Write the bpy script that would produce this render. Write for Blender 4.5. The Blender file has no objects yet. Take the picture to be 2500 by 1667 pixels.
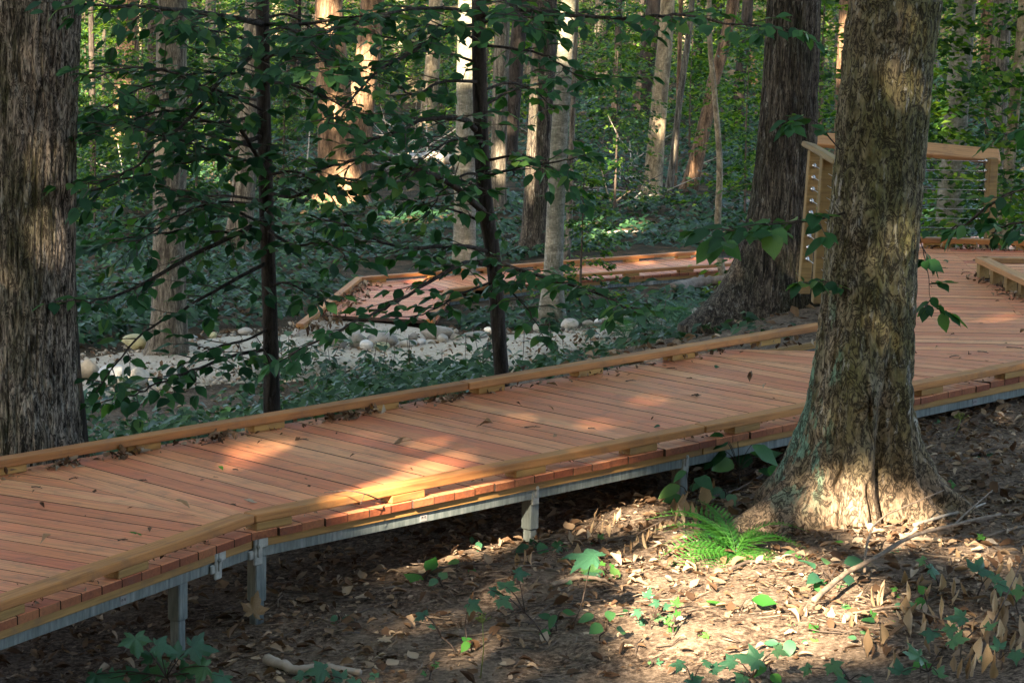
import bpy, math, random
import numpy as np
from mathutils import Matrix, Vector
rng = np.random.default_rng(7)
random.seed(7)
scene = bpy.context.scene
COL = scene.collection
PI = math.pi

# ---------------------------------------------------------------- camera
FOC, PITCH, ROLL, HC = 6878.0, 0.168, -0.0189, 3.068      # pixels of the 2500 px frame, radians, metres
_F = np.array([0, math.cos(PITCH), -math.sin(PITCH)])
_R0 = np.array([1.0, 0, 0]); _D0 = np.cross(_F, _R0)
_R = math.cos(ROLL) * _R0 + math.sin(ROLL) * _D0
_D = -math.sin(ROLL) * _R0 + math.cos(ROLL) * _D0
CAM = np.array([0, 0, HC])
cam_d = bpy.data.cameras.new('camera'); cam = bpy.data.objects.new('camera', cam_d); COL.objects.link(cam)
cam_d.sensor_width = 36; cam_d.lens = FOC / 2500 * 36; cam_d.clip_start = 0.1; cam_d.clip_end = 600
cam.matrix_world = Matrix(((_R[0], -_D[0], -_F[0], 0), (_R[1], -_D[1], -_F[1], 0), (_R[2], -_D[2], -_F[2], HC), (0, 0, 0, 1)))
cam_d.dof.use_dof = True; cam_d.dof.focus_distance = 15.0; cam_d.dof.aperture_fstop = 24
scene.camera = cam

# ---------------------------------------------------------------- sky, sun, exposure
SUN_EL, SUN_AZ = math.radians(30), math.radians(20)        # sun behind the camera, a little to the left
TO_SUN = np.array([-math.sin(SUN_AZ) * math.cos(SUN_EL), -math.cos(SUN_AZ) * math.cos(SUN_EL), math.sin(SUN_EL)])
world = bpy.data.worlds.new('World'); scene.world = world; world.use_nodes = True
wn = world.node_tree.nodes; wl = world.node_tree.links
sky = wn.new('ShaderNodeTexSky'); sky.sky_type = 'NISHITA'; sky.sun_disc = False
sky.sun_elevation = SUN_EL; sky.sun_rotation = math.atan2(TO_SUN[0], TO_SUN[1])
sky.air_density = 1.0; sky.dust_density = 4.0; sky.ozone_density = 0.5
wl.new(sky.outputs[0], wn['Background'].inputs[0]); wn['Background'].inputs[1].default_value = 0.075
sun_d = bpy.data.lights.new('sun', 'SUN'); sun_d.energy = 5.0; sun_d.angle = math.radians(0.53); sun_d.color = (1.0, 0.80, 0.56)
sun = bpy.data.objects.new('sun', sun_d); COL.objects.link(sun)
sun.rotation_euler = Vector(TO_SUN).to_track_quat('Z', 'Y').to_euler(); sun.location = (-10, -20, 25)
scene.view_settings.view_transform = 'Standard'; scene.view_settings.look = 'None'
scene.view_settings.gamma = 1; scene.view_settings.use_curve_mapping = False
scene.view_settings.exposure = 3.35
scene.cycles.use_denoising = True
scene.cycles.max_bounces = 7; scene.cycles.diffuse_bounces = 2; scene.cycles.glossy_bounces = 3
scene.cycles.transmission_bounces = 4; scene.cycles.transparent_max_bounces = 4
scene.cycles.sample_clamp_indirect = 4

# ---------------------------------------------------------------- helpers
def ray(px, py): return _F + _R * (px - 1250) / FOC + _D * (py - 833.5) / FOC
def at(px, py, Y):                       # the point at distance Y ahead that is seen at pixel px, py of the photograph
    d = ray(px, py); return CAM + d * (Y / d[1])
def on(px, py, z):                       # the point at height z
    d = ray(px, py); return CAM + d * ((z - HC) / d[2])

_perm = rng.random((64, 64, 64)).astype(np.float32)
def vnoise(p):
    p = np.asarray(p, float); i = np.floor(p).astype(int); f = p - i; f = f * f * (3 - 2 * f)
    i0 = i & 63; i1 = (i + 1) & 63
    g = lambda a, b, c: _perm[a, b, c]
    x0, y0, z0 = i0[..., 0], i0[..., 1], i0[..., 2]; x1, y1, z1 = i1[..., 0], i1[..., 1], i1[..., 2]
    fx, fy, fz = f[..., 0], f[..., 1], f[..., 2]
    a = g(x0, y0, z0) * (1 - fx) + g(x1, y0, z0) * fx; b = g(x0, y1, z0) * (1 - fx) + g(x1, y1, z0) * fx
    c = g(x0, y0, z1) * (1 - fx) + g(x1, y0, z1) * fx; d = g(x0, y1, z1) * (1 - fx) + g(x1, y1, z1) * fx
    return ((a * (1 - fy) + b * fy) * (1 - fz) + (c * (1 - fy) + d * fy) * fz) * 2 - 1
def fbm(p, o=4):
    p = np.asarray(p, float); s = 0; a = 1; t = 0
    for k in range(o):
        s = s + a * vnoise(p * (2 ** k) + 13.7 * k); t += a; a *= .5
    return s / t
def sstep(a, b, x): t = np.clip((x - a) / (b - a), 0, 1); return t * t * (3 - 2 * t)

def new_mesh(name, V, F, mats=(), smooth=False, fmat=None, var=None):
    me = bpy.data.meshes.new(name)
    V = np.asarray(V, np.float32)
    if isinstance(F, np.ndarray):
        n, k = F.shape
        me.vertices.add(len(V)); me.vertices.foreach_set('co', V.ravel())
        me.loops.add(n * k); me.loops.foreach_set('vertex_index', F.astype(np.int32).ravel())
        me.polygons.add(n); me.polygons.foreach_set('loop_start', np.arange(0, n * k, k, dtype=np.int32))
        me.polygons.foreach_set('loop_total', np.full(n, k, np.int32)); me.update(calc_edges=True)
    else:
        me.from_pydata([tuple(v) for v in V], [], [tuple(f) for f in F]); n = len(F)
    for m in mats: me.materials.append(m)
    if fmat is not None: me.polygons.foreach_set('material_index', np.asarray(fmat, np.int32))
    if smooth: me.polygons.foreach_set('use_smooth', np.ones(n, bool))
    if var is not None:
        a = me.attributes.new('var', 'FLOAT', 'FACE'); a.data.foreach_set('value', np.asarray(var, np.float32))
    me.update(); return me
def obj(name, me, parent=None, loc=None, mat=None):
    o = bpy.data.objects.new(name, me); COL.objects.link(o)
    if parent is not None: o.parent = parent
    if mat is not None: o.matrix_basis = mat
    elif loc is not None: o.location = tuple(float(v) for v in loc)
    return o
def tag(o, label=None, cat=None, group=None, kind=None):
    if label: o['label'] = label
    if cat: o['category'] = cat
    if group: o['group'] = group
    if kind: o['kind'] = kind
    return o
def thing(name, loc, label, cat, group=None): return tag(obj(name, None, None, loc), label, cat, group)
def mat4(M3, p):
    M = Matrix.Identity(4)
    for i in range(3):
        for j in range(3): M[i][j] = float(M3[i][j])
        M[i][3] = float(p[i])
    return M
def rot(yaw, pitch, roll):               # arrays -> (N,3,3); x = leaf axis; pitch > 0 points the tip down
    yaw, pitch, roll = np.broadcast_arrays(np.atleast_1d(yaw).astype(float), np.atleast_1d(pitch).astype(float), np.atleast_1d(roll).astype(float))
    cy, sy, cp, sp, cr, sr = np.cos(yaw), np.sin(yaw), np.cos(pitch), np.sin(pitch), np.cos(roll), np.sin(roll)
    Z = np.zeros_like(cy); O = np.ones_like(cy)
    Rz = np.stack([np.stack([cy, -sy, Z], -1), np.stack([sy, cy, Z], -1), np.stack([Z, Z, O], -1)], -2)
    Ry = np.stack([np.stack([cp, Z, sp], -1), np.stack([Z, O, Z], -1), np.stack([-sp, Z, cp], -1)], -2)
    Rx = np.stack([np.stack([O, Z, Z], -1), np.stack([Z, cr, -sr], -1), np.stack([Z, sr, cr], -1)], -2)
    return Rz @ Ry @ Rx
def frame_from(x, n):                    # axes with x along the leaf and z near n
    x = x / np.linalg.norm(x, axis=-1, keepdims=True); y = np.cross(n, x); y /= np.linalg.norm(y, axis=-1, keepdims=True) + 1e-9
    return np.stack([x, y, np.cross(x, y)], -1)
def soup(name, tmpl, M, P, mats, var=None, smooth=False):
    V, F = tmpl; V = np.asarray(V, float); F = np.asarray(F, int); P = np.asarray(P); n = len(P)
    W = (np.einsum('nij,nvj->nvi', M, V[rng.integers(len(V), size=n)]) if V.ndim == 3 else np.einsum('nij,vj->nvi', M, V)) + P[:, None, :]
    V = W[0]; FF = (F[None] + (np.arange(n) * len(V))[:, None, None]).reshape(-1, F.shape[1])
    v = rng.random(n) if var is None else var
    return new_mesh(name, W.reshape(-1, 3), FF, mats, smooth, var=np.repeat(v, len(F)))
class MB:
    def __init__(s): s.V = []; s.F = []; s.m = []
    def add(s, V, F, m=0):
        b = len(s.V); s.V += [tuple(float(c) for c in v) for v in V]; s.F += [tuple(i + b for i in f) for f in F]; s.m += [m] * len(F)
    def box(s, c, h, R=None, m=0, bev=0.0):
        c = np.asarray(c, float); h = np.asarray(h, float); b = min(bev, *(h * .9)) if bev else 0
        S = [(-1, -1), (1, -1), (1, 1), (-1, 1)]
        if not b:
            V = [np.array([x * h[0], y * h[1], z * h[2]]) for z in (-1, 1) for x, y in S]
            F = [(3, 2, 1, 0), (4, 5, 6, 7)] + [(i, (i + 1) % 4, 4 + (i + 1) % 4, 4 + i) for i in range(4)]
        else:                            # bevelled top and bottom rims and corners
            ring = [(-h[0] + b, -h[1]), (h[0] - b, -h[1]), (h[0], -h[1] + b), (h[0], h[1] - b), (h[0] - b, h[1]), (-h[0] + b, h[1]), (-h[0], h[1] - b), (-h[0], -h[1] + b)]
            V = []
            for z, k in ((-h[2], b), (-h[2] + b, 0), (h[2] - b, 0), (h[2], b)):
                for x, y in ring: V.append(np.array([x * (1 - k / h[0]), y * (1 - k / h[1]), z]))
            F = [tuple(range(7, -1, -1)), tuple(range(24, 32))]
            for r in range(3): F += [(r * 8 + i, r * 8 + (i + 1) % 8, r * 8 + 8 + (i + 1) % 8, r * 8 + 8 + i) for i in range(8)]
        if R is not None: V = [R @ v for v in V]
        s.add([v + c for v in V], F, m)
    def tube(s, pts, rad, n=6, m=0, cap=True):
        pts = [np.asarray(p, float) for p in pts]; rad = [rad] * len(pts) if np.isscalar(rad) else list(rad)
        V = []; up = np.array([.13, .21, .97])
        for i, p in enumerate(pts):
            t = pts[min(i + 1, len(pts) - 1)] - pts[max(i - 1, 0)]; t = t / (np.linalg.norm(t) + 1e-9)
            if abs(t @ up) > .95: up = np.array([.9, .3, .2])
            a = np.cross(t, up); a /= np.linalg.norm(a); b = np.cross(t, a)
            V += [p + rad[i] * (math.cos(q) * a + math.sin(q) * b) for q in np.arange(n) * 2 * PI / n]
        F = [(i * n + j, i * n + (j + 1) % n, i * n + n + (j + 1) % n, i * n + n + j) for i in range(len(pts) - 1) for j in range(n)]
        if cap: F += [tuple(range(n - 1, -1, -1)), tuple(range(len(pts) * n - n, len(pts) * n))]
        s.add(V, F, m)
    def mesh(s, name, mats, smooth=False): return new_mesh(name, s.V, s.F, mats, smooth, s.m)
def curve(pts, n=14):                    # Catmull-Rom through the points
    P = np.asarray(pts, float); P = np.vstack([2 * P[0] - P[1], P, 2 * P[-1] - P[-2]]); out = []
    k = len(P) - 3
    for t in np.linspace(0, k - 1e-6, n):
        i = int(t); u = t - i; a, b, c, d = P[i:i + 4]
        out.append(.5 * (2 * b + (c - a) * u + (2 * a - 5 * b + 4 * c - d) * u * u + (3 * b - a - 3 * c + d) * u ** 3))
    return np.array(out)

# ---------------------------------------------------------------- materials
def nodes(name):
    m = bpy.data.materials.new(name); m.use_nodes = True; nt = m.node_tree
    return m, nt, nt.nodes['Principled BSDF']
def N(nt, t, **kw):
    n = nt.nodes.new(t)
    for k, v in kw.items():
        if k in n.inputs: n.inputs[k].default_value = v
        else: setattr(n, k, v)
    return n
def ramp(nt, fac, stops):
    r = N(nt, 'ShaderNodeValToRGB'); e = r.color_ramp.elements
    while len(e) < len(stops): e.new(.5)
    for i, (p, c) in enumerate(stops): e[i].position = p; e[i].color = (*c, 1) if len(c) == 3 else c
    nt.links.new(fac, r.inputs[0]); return r.outputs[0]
def mix(nt, fac, a, b, blend='MIX'):
    n = nt.nodes.new('ShaderNodeMix'); n.data_type = 'RGBA'; n.blend_type = blend
    for s, v in ((n.inputs[0], fac), (n.inputs[6], a), (n.inputs[7], b)):
        if hasattr(v, 'links'): nt.links.new(v, s)
        elif isinstance(v, tuple): s.default_value = (*v, 1)
        else: s.default_value = v
    return n.outputs[2]
def coords(nt, scale=(1, 1, 1), rnd=0.0):
    tc = N(nt, 'ShaderNodeTexCoord'); mp = N(nt, 'ShaderNodeMapping'); mp.inputs['Scale'].default_value = scale
    src = tc.outputs['Object']
    if rnd:
        oi = N(nt, 'ShaderNodeObjectInfo'); v = N(nt, 'ShaderNodeVectorMath', operation='SCALE'); v.inputs[0].default_value = (rnd, rnd * .7, rnd * 1.3)
        nt.links.new(oi.outputs['Random'], v.inputs['Scale']); ad = N(nt, 'ShaderNodeVectorMath', operation='ADD')
        nt.links.new(src, ad.inputs[0]); nt.links.new(v.outputs[0], ad.inputs[1]); src = ad.outputs[0]
    nt.links.new(src, mp.inputs[0]); return mp.outputs[0]
def noise(nt, vec, scale, detail=4, rough=.55, dist=0.0):
    n = N(nt, 'ShaderNodeTexNoise', Scale=scale, Detail=detail, Roughness=rough, Distortion=dist); nt.links.new(vec, n.inputs['Vector']); return n.outputs[0]
def bump(nt, bs, h, strength=.4, dist=.01):
    b = N(nt, 'ShaderNodeBump', Strength=strength, Distance=dist); nt.links.new(h, b.inputs['Height']); nt.links.new(b.outputs[0], bs.inputs['Normal'])
def rnd_out(nt):
    oi = N(nt, 'ShaderNodeObjectInfo'); at_ = N(nt, 'ShaderNodeAttribute', attribute_name='var')
    a = N(nt, 'ShaderNodeMath', operation='ADD'); f = N(nt, 'ShaderNodeMath', operation='FRACT')
    nt.links.new(oi.outputs['Random'], a.inputs[0]); nt.links.new(at_.outputs['Fac'], a.inputs[1]); nt.links.new(a.outputs[0], f.inputs[0]); return f.outputs[0]

def leaf_mat(name, stops, trans=.35, rough=.45, tcol=(1.5, 1.6, .6), spec=.35):
    m, nt, bs = nodes(name); c = ramp(nt, rnd_out(nt), stops)
    c = mix(nt, .35, c, mix(nt, 1.0, c, ramp(nt, noise(nt, coords(nt), 30, 2), [(.3, (.6, .6, .6)), (.7, (1.3, 1.3, 1.2))]), 'MULTIPLY'))
    nt.links.new(c, bs.inputs['Base Color']); bs.inputs['Roughness'].default_value = rough; bs.inputs['Specular IOR Level'].default_value = spec
    tr = N(nt, 'ShaderNodeBsdfTranslucent'); nt.links.new(mix(nt, 1.0, c, tcol, 'MULTIPLY'), tr.inputs[0])
    ms = N(nt, 'ShaderNodeMixShader'); ms.inputs[0].default_value = trans
    nt.links.new(bs.outputs[0], ms.inputs[1]); nt.links.new(tr.outputs[0], ms.inputs[2]); nt.links.new(ms.outputs[0], nt.nodes['Material Output'].inputs[0]); return m
M = {}
M['leaf'] = leaf_mat('leaf_green', [(0, (.012, .055, .021)), (.5, (.028, .105, .038)), (.82, (.055, .165, .052)), (1, (.11, .21, .050))], .38)
M['leaf_dark'] = leaf_mat('leaf_dark_green', [(0, (.010, .048, .021)), (.5, (.024, .092, .038)), (.85, (.052, .155, .054)), (1, (.10, .19, .046))], .36)
M['leaf_maple'] = leaf_mat('leaf_maple', [(0, (.028, .095, .055)), (.6, (.045, .14, .078)), (1, (.085, .19, .075))], .32, rough=.4, spec=.5)
M['leaf_far'] = leaf_mat('leaf_understory', [(0, (.008, .034, .010)), (.4, (.026, .085, .019)), (.72, (.080, .175, .028)), (1, (.17, .26, .038))], .5, tcol=(1.8, 1.6, .45))
M['leaf_canopy'] = leaf_mat('leaf_canopy', [(0, (.03, .09, .03)), (1, (.07, .14, .04))], .3)
M['cover'] = leaf_mat('leaf_ground_cover', [(0, (.010, .038, .016)), (.6, (.022, .068, .028)), (1, (.055, .115, .045))], .25, rough=.4)
M['fern'] = leaf_mat('fern_green', [(0, (.03, .14, .025)), (1, (.08, .25, .04))], .4)
M['dry'] = leaf_mat('dry_leaf_brown', [(0, (.055, .032, .02)), (.35, (.13, .078, .046)), (.7, (.27, .19, .125)), (1, (.44, .36, .27))], .15, rough=.75, tcol=(1.2, .9, .6), spec=.15)
M['dry_pale'] = leaf_mat('dry_leaf_tan', [(0, (.20, .135, .08)), (.6, (.36, .27, .175)), (1, (.52, .43, .32))], .3, rough=.7, tcol=(1.2, .95, .6), spec=.2)

def wood_mat(name, stops, streak, rough=.6, grain=60, red=.5):
    m, nt, bs = nodes(name); v = coords(nt, (1, 1, 1), 37.0)
    oi = N(nt, 'ShaderNodeObjectInfo')
    g = noise(nt, coords(nt, (1.2, 22, 22), 37.0), 3.0, 5, .6, .4); big = noise(nt, coords(nt, (.8, 6, 6), 53.0), 1.6, 3, .5, .8)
    c = ramp(nt, oi.outputs['Random'], stops)
    c = mix(nt, ramp(nt, big, [(.45, (0, 0, 0)), (.7, (red, red, red))]), c, streak)
    c = mix(nt, .8, c, mix(nt, 1.0, c, ramp(nt, g, [(.25, (.50, .45, .42)), (.5, (1, 1, 1)), (.75, (1.3, 1.27, 1.22))]), 'MULTIPLY'))
    kn = N(nt, 'ShaderNodeTexVoronoi', Scale=1.0); nt.links.new(coords(nt, (1.5, 6, 6), 71.0), kn.inputs['Vector'])
    c = mix(nt, ramp(nt, kn.outputs['Distance'], [(.0, (.75, .75, .75)), (.10, (0, 0, 0))]), c, tuple(x * .45 for x in stops[0][1]))
    dirt = noise(nt, v, 7, 5, .7)
    c = mix(nt, ramp(nt, dirt, [(.52, (0, 0, 0)), (.75, (.55, .55, .55))]), c, (.12, .08, .06))
    nt.links.new(c, bs.inputs['Base Color']); bs.inputs['Roughness'].default_value = rough; bs.inputs['Specular IOR Level'].default_value = .35
    bump(nt, bs, g, .25, .004); return m
M['deck'] = wood_mat('deck_wood', [(0, (.54, .175, .078)), (.2, (.70, .310, .145)), (.4, (.60, .215, .096)), (.6, (.72, .35, .172)), (.8, (.66, .270, .118)), (1, (.52, .145, .075))], (.58, .145, .085), .54)
M['curb'] = wood_mat('curb_wood', [(0, (.38, .155, .045)), (1, (.48, .225, .075))], (.24, .095, .034), .6, red=.75)
M['rail'] = wood_mat('rail_wood', [(0, (.44, .23, .095)), (1, (.50, .27, .12))], (.36, .19, .08), .6)
M['post'] = wood_mat('post_wood', [(0, (.22, .145, .05)), (1, (.28, .185, .07))], (.15, .085, .03), .65)
M['stringer'] = wood_mat('stringer_wood', [(0, (.27, .15, .045)), (1, (.34, .20, .065))], (.20, .10, .035), .65)
M['block'] = wood_mat('block_wood', [(0, (.38, .21, .055)), (1, (.48, .28, .085))], (.28, .14, .04), .65)
M['end'] = wood_mat('board_end_grain', [(0, (.17, .045, .018)), (.5, (.24, .075, .030)), (1, (.31, .115, .045))], (.12, .032, .015), .7)
def metal():
    m, nt, bs = nodes('galvanised_steel'); v = coords(nt, (9, 9, 1.2), 9.0); n = noise(nt, v, 5, 5, .7); n2 = noise(nt, coords(nt), 14, 3)
    c = ramp(nt, n, [(.3, (.085, .112, .115)), (.52, (.17, .205, .207)), (.75, (.30, .33, .325))])
    c = mix(nt, ramp(nt, n2, [(.5, (0, 0, 0)), (.8, (.4, .4, .4))]), c, (.07, .075, .068))
    nt.links.new(c, bs.inputs['Base Color']); bs.inputs['Metallic'].default_value = .45; bs.inputs['Roughness'].default_value = .5; return m
M['metal'] = metal()
def plain(name, col, rough=.6, metallic=0, var=.25, scale=12):
    m, nt, bs = nodes(name); n = noise(nt, coords(nt, (1, 1, 1), 11.0), scale, 5, .65)
    lo = tuple(c * (1 - var) for c in col); hi = tuple(min(1, c * (1 + var)) for c in col)
    nt.links.new(ramp(nt, n, [(.3, lo), (.7, hi)]), bs.inputs['Base Color']); bs.inputs['Roughness'].default_value = rough; bs.inputs['Metallic'].default_value = metallic
    bump(nt, bs, n, .3, .006); return m
M['edge'] = plain('grimy_shaded_board_edge', (.055, .030, .020), .85, 0, .4)  # grime and seam shade both put into the edge colour, darkening plank gaps
M['cast'] = plain('cast_zinc_clip', (.33, .345, .33), .55, .35, .3, 20)
M['chrome'] = plain('stainless_fitting', (.6, .6, .6), .25, 1.0, .1)
M['cable'] = plain('steel_cable', (.45, .46, .46), .4, .8, .1)
M['sticker'] = plain('grey_sticker', (.20, .20, .205), .5, 0, .15); M['ink'] = plain('dark_print', (.012, .012, .014), .6, 0, .1)
M['twig'] = plain('twig_bark', (.075, .055, .042), .8, 0, .5, 30); M['stick'] = plain('stick_bark', (.17, .13, .095), .8, 0, .5, 25)
M['stem'] = plain('stem_dark', (.045, .030, .022), .7, 0, .4, 30); M['log'] = plain('pale_dead_wood', (.34, .30, .25), .8, 0, .35, 10)
M['seed'] = plain('seed_head', (.16, .20, .03), .6, 0, .3, 40); M['berry'] = plain('green_berry', (.05, .15, .03), .5, 0, .3, 40)
def bark(name, ridge, furrow, moss=None, mossy=0.0, lichen=0.0, pale=None, sc=(26, 26, 3.2), teal=0.0, bd=.02, crack=0.0, csc=(20, 20, 5)):
    m, nt, bs = nodes(name); v = coords(nt, sc, 5.0); n = noise(nt, v, 1.0, 6, .68, .8); big = noise(nt, coords(nt, (1, 1, .5), 9.0), 3.0, 4, .6); fine = noise(nt, coords(nt, (1, 1, .45)), 55, 3, .7)
    c = ramp(nt, n, [(.38, furrow), (.46, tuple(.5 * a + .5 * b for a, b in zip(ridge, furrow))), (.53, ridge), (.68, tuple(min(1, 1.5 * a) for a in ridge))])
    sx = N(nt, 'ShaderNodeSeparateXYZ'); tc = N(nt, 'ShaderNodeTexCoord'); nt.links.new(tc.outputs['Object'], sx.inputs[0])
    if pale: c = mix(nt, ramp(nt, big, [(.42, (0, 0, 0)), (.62, (.75, .75, .75))]), c, mix(nt, n, tuple(.35 * a for a in pale), pale))
    if mossy:
        mo = noise(nt, coords(nt, (1.6, 1.6, .55), 3.0), 2.6, 5, .62)
        c = mix(nt, ramp(nt, mo, [(.50 - .2 * mossy, (0, 0, 0)), (.72 - .2 * mossy, (.75, .75, .75))]), c, mix(nt, fine, tuple(.35 * a for a in moss), tuple(1.15 * a for a in moss)))
    if lichen:
        li = noise(nt, coords(nt, (34, 34, 9), 3.0), 1.0, 4, .65)
        li2 = noise(nt, coords(nt, (1, 1, .6), 7.0), 3.3, 3, .6)
        f = N(nt, 'ShaderNodeMath', operation='MULTIPLY'); nt.links.new(ramp(nt, li, [(.56, (0, 0, 0)), (.62, (1, 1, 1))]), f.inputs[0]); nt.links.new(ramp(nt, li2, [(.40, (0, 0, 0)), (.60, (lichen, lichen, lichen))]), f.inputs[1])
        c = mix(nt, f.outputs[0], c, (.34, .34, .31))
    if teal:                              # bare brown foot, blue green lichen up the left flank
        mz = N(nt, 'ShaderNodeMapRange'); mz.inputs[1].default_value = .62; mz.inputs[2].default_value = .25; nt.links.new(sx.outputs[2], mz.inputs[0])
        f = N(nt, 'ShaderNodeMath', operation='MULTIPLY'); nt.links.new(mz.outputs[0], f.inputs[0]); nt.links.new(ramp(nt, big, [(.3, (.45, .45, .45)), (.6, (.95, .95, .95))]), f.inputs[1])
        c = mix(nt, f.outputs[0], c, mix(nt, fine, (.085, .062, .044), (.34, .25, .175)))
        te = noise(nt, coords(nt, (11, 11, 3.2), 2.0), 1.0, 5, .65)
        mx = N(nt, 'ShaderNodeMath', operation='MULTIPLY_ADD'); mx.inputs[1].default_value = -.13; nt.links.new(sx.outputs[2], mx.inputs[0]); nt.links.new(sx.outputs[0], mx.inputs[2])
        mr = N(nt, 'ShaderNodeMapRange'); mr.inputs[1].default_value = -.215; mr.inputs[2].default_value = -.275; nt.links.new(mx.outputs[0], mr.inputs[0])
        mz2 = N(nt, 'ShaderNodeMapRange'); mz2.inputs[1].default_value = .12; mz2.inputs[2].default_value = .30; nt.links.new(sx.outputs[2], mz2.inputs[0])
        f = N(nt, 'ShaderNodeMath', operation='MULTIPLY'); nt.links.new(ramp(nt, te, [(.50, (0, 0, 0)), (.55, (1, 1, 1))]), f.inputs[0]); nt.links.new(mr.outputs[0], f.inputs[1])
        f2 = N(nt, 'ShaderNodeMath', operation='MULTIPLY'); nt.links.new(f.outputs[0], f2.inputs[0]); nt.links.new(mz2.outputs[0], f2.inputs[1])
        mz3 = N(nt, 'ShaderNodeMapRange'); mz3.inputs[1].default_value = 1.35; mz3.inputs[2].default_value = .95; nt.links.new(sx.outputs[2], mz3.inputs[0])
        f3 = N(nt, 'ShaderNodeMath', operation='MULTIPLY'); nt.links.new(f2.outputs[0], f3.inputs[0]); nt.links.new(mz3.outputs[0], f3.inputs[1])
        c = mix(nt, f3.outputs[0], c, (.15, .26, .19))
    if crack:
        cn = noise(nt, coords(nt, csc, 4.0), 1.0, 5, .7, 1.2)
        c = mix(nt, ramp(nt, cn, [(.43, (0, 0, 0)), (.485, (crack, crack, crack)), (.51, (crack, crack, crack)), (.56, (0, 0, 0))]), c, tuple(.6 * a for a in furrow))
    c = mix(nt, .6, c, mix(nt, 1.0, c, ramp(nt, fine, [(.3, (.4, .4, .4)), (.7, (1.4, 1.4, 1.4))]), 'MULTIPLY'))
    nt.links.new(c, bs.inputs['Base Color']); bs.inputs['Roughness'].default_value = .85; bs.inputs['Specular IOR Level'].default_value = .2
    b2 = N(nt, 'ShaderNodeBump', Strength=.6, Distance=.006); nt.links.new(fine, b2.inputs['Height'])
    b = N(nt, 'ShaderNodeBump', Strength=.9, Distance=bd); nt.links.new(n, b.inputs['Height']); nt.links.new(b2.outputs[0], b.inputs['Normal']); nt.links.new(b.outputs[0], bs.inputs['Normal'])
    return m
M['bark_left'] = bark('bark_ridged_brown', (.36, .305, .25), (.022, .017, .014), (.075, .085, .025), .30, .7, None, (27, 27, 5.5), 0, .02, .9, (30, 30, 6.5))
M['bark_right'] = bark('bark_mossy_brown', (.255, .225, .165), (.022, .018, .013), (.145, .15, .055), .72, 1.0, (.32, .25, .17), (15, 15, 8), 1.0, .015, .9, (17, 17, 9))
M['bark_two'] = bark('bark_furrowed_grey', (.115, .098, .076), (.014, .011, .009), (.04, .05, .02), .10, .45, None, (26, 26, 2.8), 0, .02, .9, (30, 30, 3.2))
M['bark_grey'] = bark('bark_smooth_grey', (.25, .235, .19), (.14, .13, .10), (.12, .13, .07), .2, .8, None, (4, 4, 14), 0, .004, .35, (5, 5, 22))
M['bark_fine'] = bark('bark_fine_ridged', (.20, .175, .135), (.055, .046, .036), None, 0, .35, None, (22, 22, 3.2), 0, .01, .6, (24, 24, 4))
M['bark_brown'] = bark('bark_red_brown', (.24, .15, .09), (.06, .036, .022), None, 0, .15, None, (14, 14, 2), 0, .012, .6, (12, 12, 2))
M['bark_dark'] = bark('bark_dark', (.050, .040, .033), (.014, .011, .009), None, 0, .12, None, (20, 20, 3), 0, .01)
M['bark_tan'] = bark('bark_tan', (.31, .25, .165), (.14, .11, .072), None, 0, .3, None, (9, 9, 4), 0, .005, .3, (6, 6, 14))
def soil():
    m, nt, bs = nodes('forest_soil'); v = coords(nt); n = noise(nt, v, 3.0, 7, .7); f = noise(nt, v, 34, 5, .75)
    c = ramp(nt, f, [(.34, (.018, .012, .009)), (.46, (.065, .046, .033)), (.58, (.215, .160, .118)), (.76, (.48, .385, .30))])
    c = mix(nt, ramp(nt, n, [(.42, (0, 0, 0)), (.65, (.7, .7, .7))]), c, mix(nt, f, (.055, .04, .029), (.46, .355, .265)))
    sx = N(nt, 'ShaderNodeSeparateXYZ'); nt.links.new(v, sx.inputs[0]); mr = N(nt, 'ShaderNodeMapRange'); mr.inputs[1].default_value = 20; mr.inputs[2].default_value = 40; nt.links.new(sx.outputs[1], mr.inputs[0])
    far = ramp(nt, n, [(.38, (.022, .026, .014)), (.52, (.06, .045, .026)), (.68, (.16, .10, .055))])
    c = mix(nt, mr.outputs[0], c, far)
    nt.links.new(c, bs.inputs['Base Color']); bs.inputs['Roughness'].default_value = .95; bs.inputs['Specular IOR Level'].default_value = .1
    bump(nt, bs, f, .9, .03); return m
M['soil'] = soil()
def gravel():
    m, nt, bs = nodes('pale_gravel'); v = coords(nt); vo = N(nt, 'ShaderNodeTexVoronoi', Scale=45.0); nt.links.new(v, vo.inputs['Vector']); n = noise(nt, v, 1.6, 5, .65); f = noise(nt, v, 25, 4, .7)
    c = ramp(nt, f, [(.28, (.22, .175, .125)), (.42, (.40, .335, .25)), (.62, (.52, .45, .35)), (.8, (.62, .555, .45))])
    c = mix(nt, ramp(nt, n, [(.52, (0, 0, 0)), (.75, (.45, .45, .45))]), c, (.28, .23, .17))
    nt.links.new(c, bs.inputs['Base Color']); bs.inputs['Roughness'].default_value = .9; bump(nt, bs, vo.outputs['Distance'], .6, .01); return m
M['gravel'] = gravel()
def stone(name, a, b):
    m, nt, bs = nodes(name); v = coords(nt, (1, 1, 1), 21.0); n = noise(nt, v, 9, 6, .7); f = noise(nt, v, 60, 3, .7); oi = N(nt, 'ShaderNodeObjectInfo')
    c = mix(nt, oi.outputs['Random'], a, b); c = mix(nt, .8, c, mix(nt, 1.0, c, ramp(nt, n, [(.3, (.45, .45, .45)), (.55, (1, 1, 1)), (.75, (1.3, 1.3, 1.3))]), 'MULTIPLY'))
    nt.links.new(c, bs.inputs['Base Color']); bs.inputs['Roughness'].default_value = .85; bump(nt, bs, f, .5, .01); return m
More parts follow.
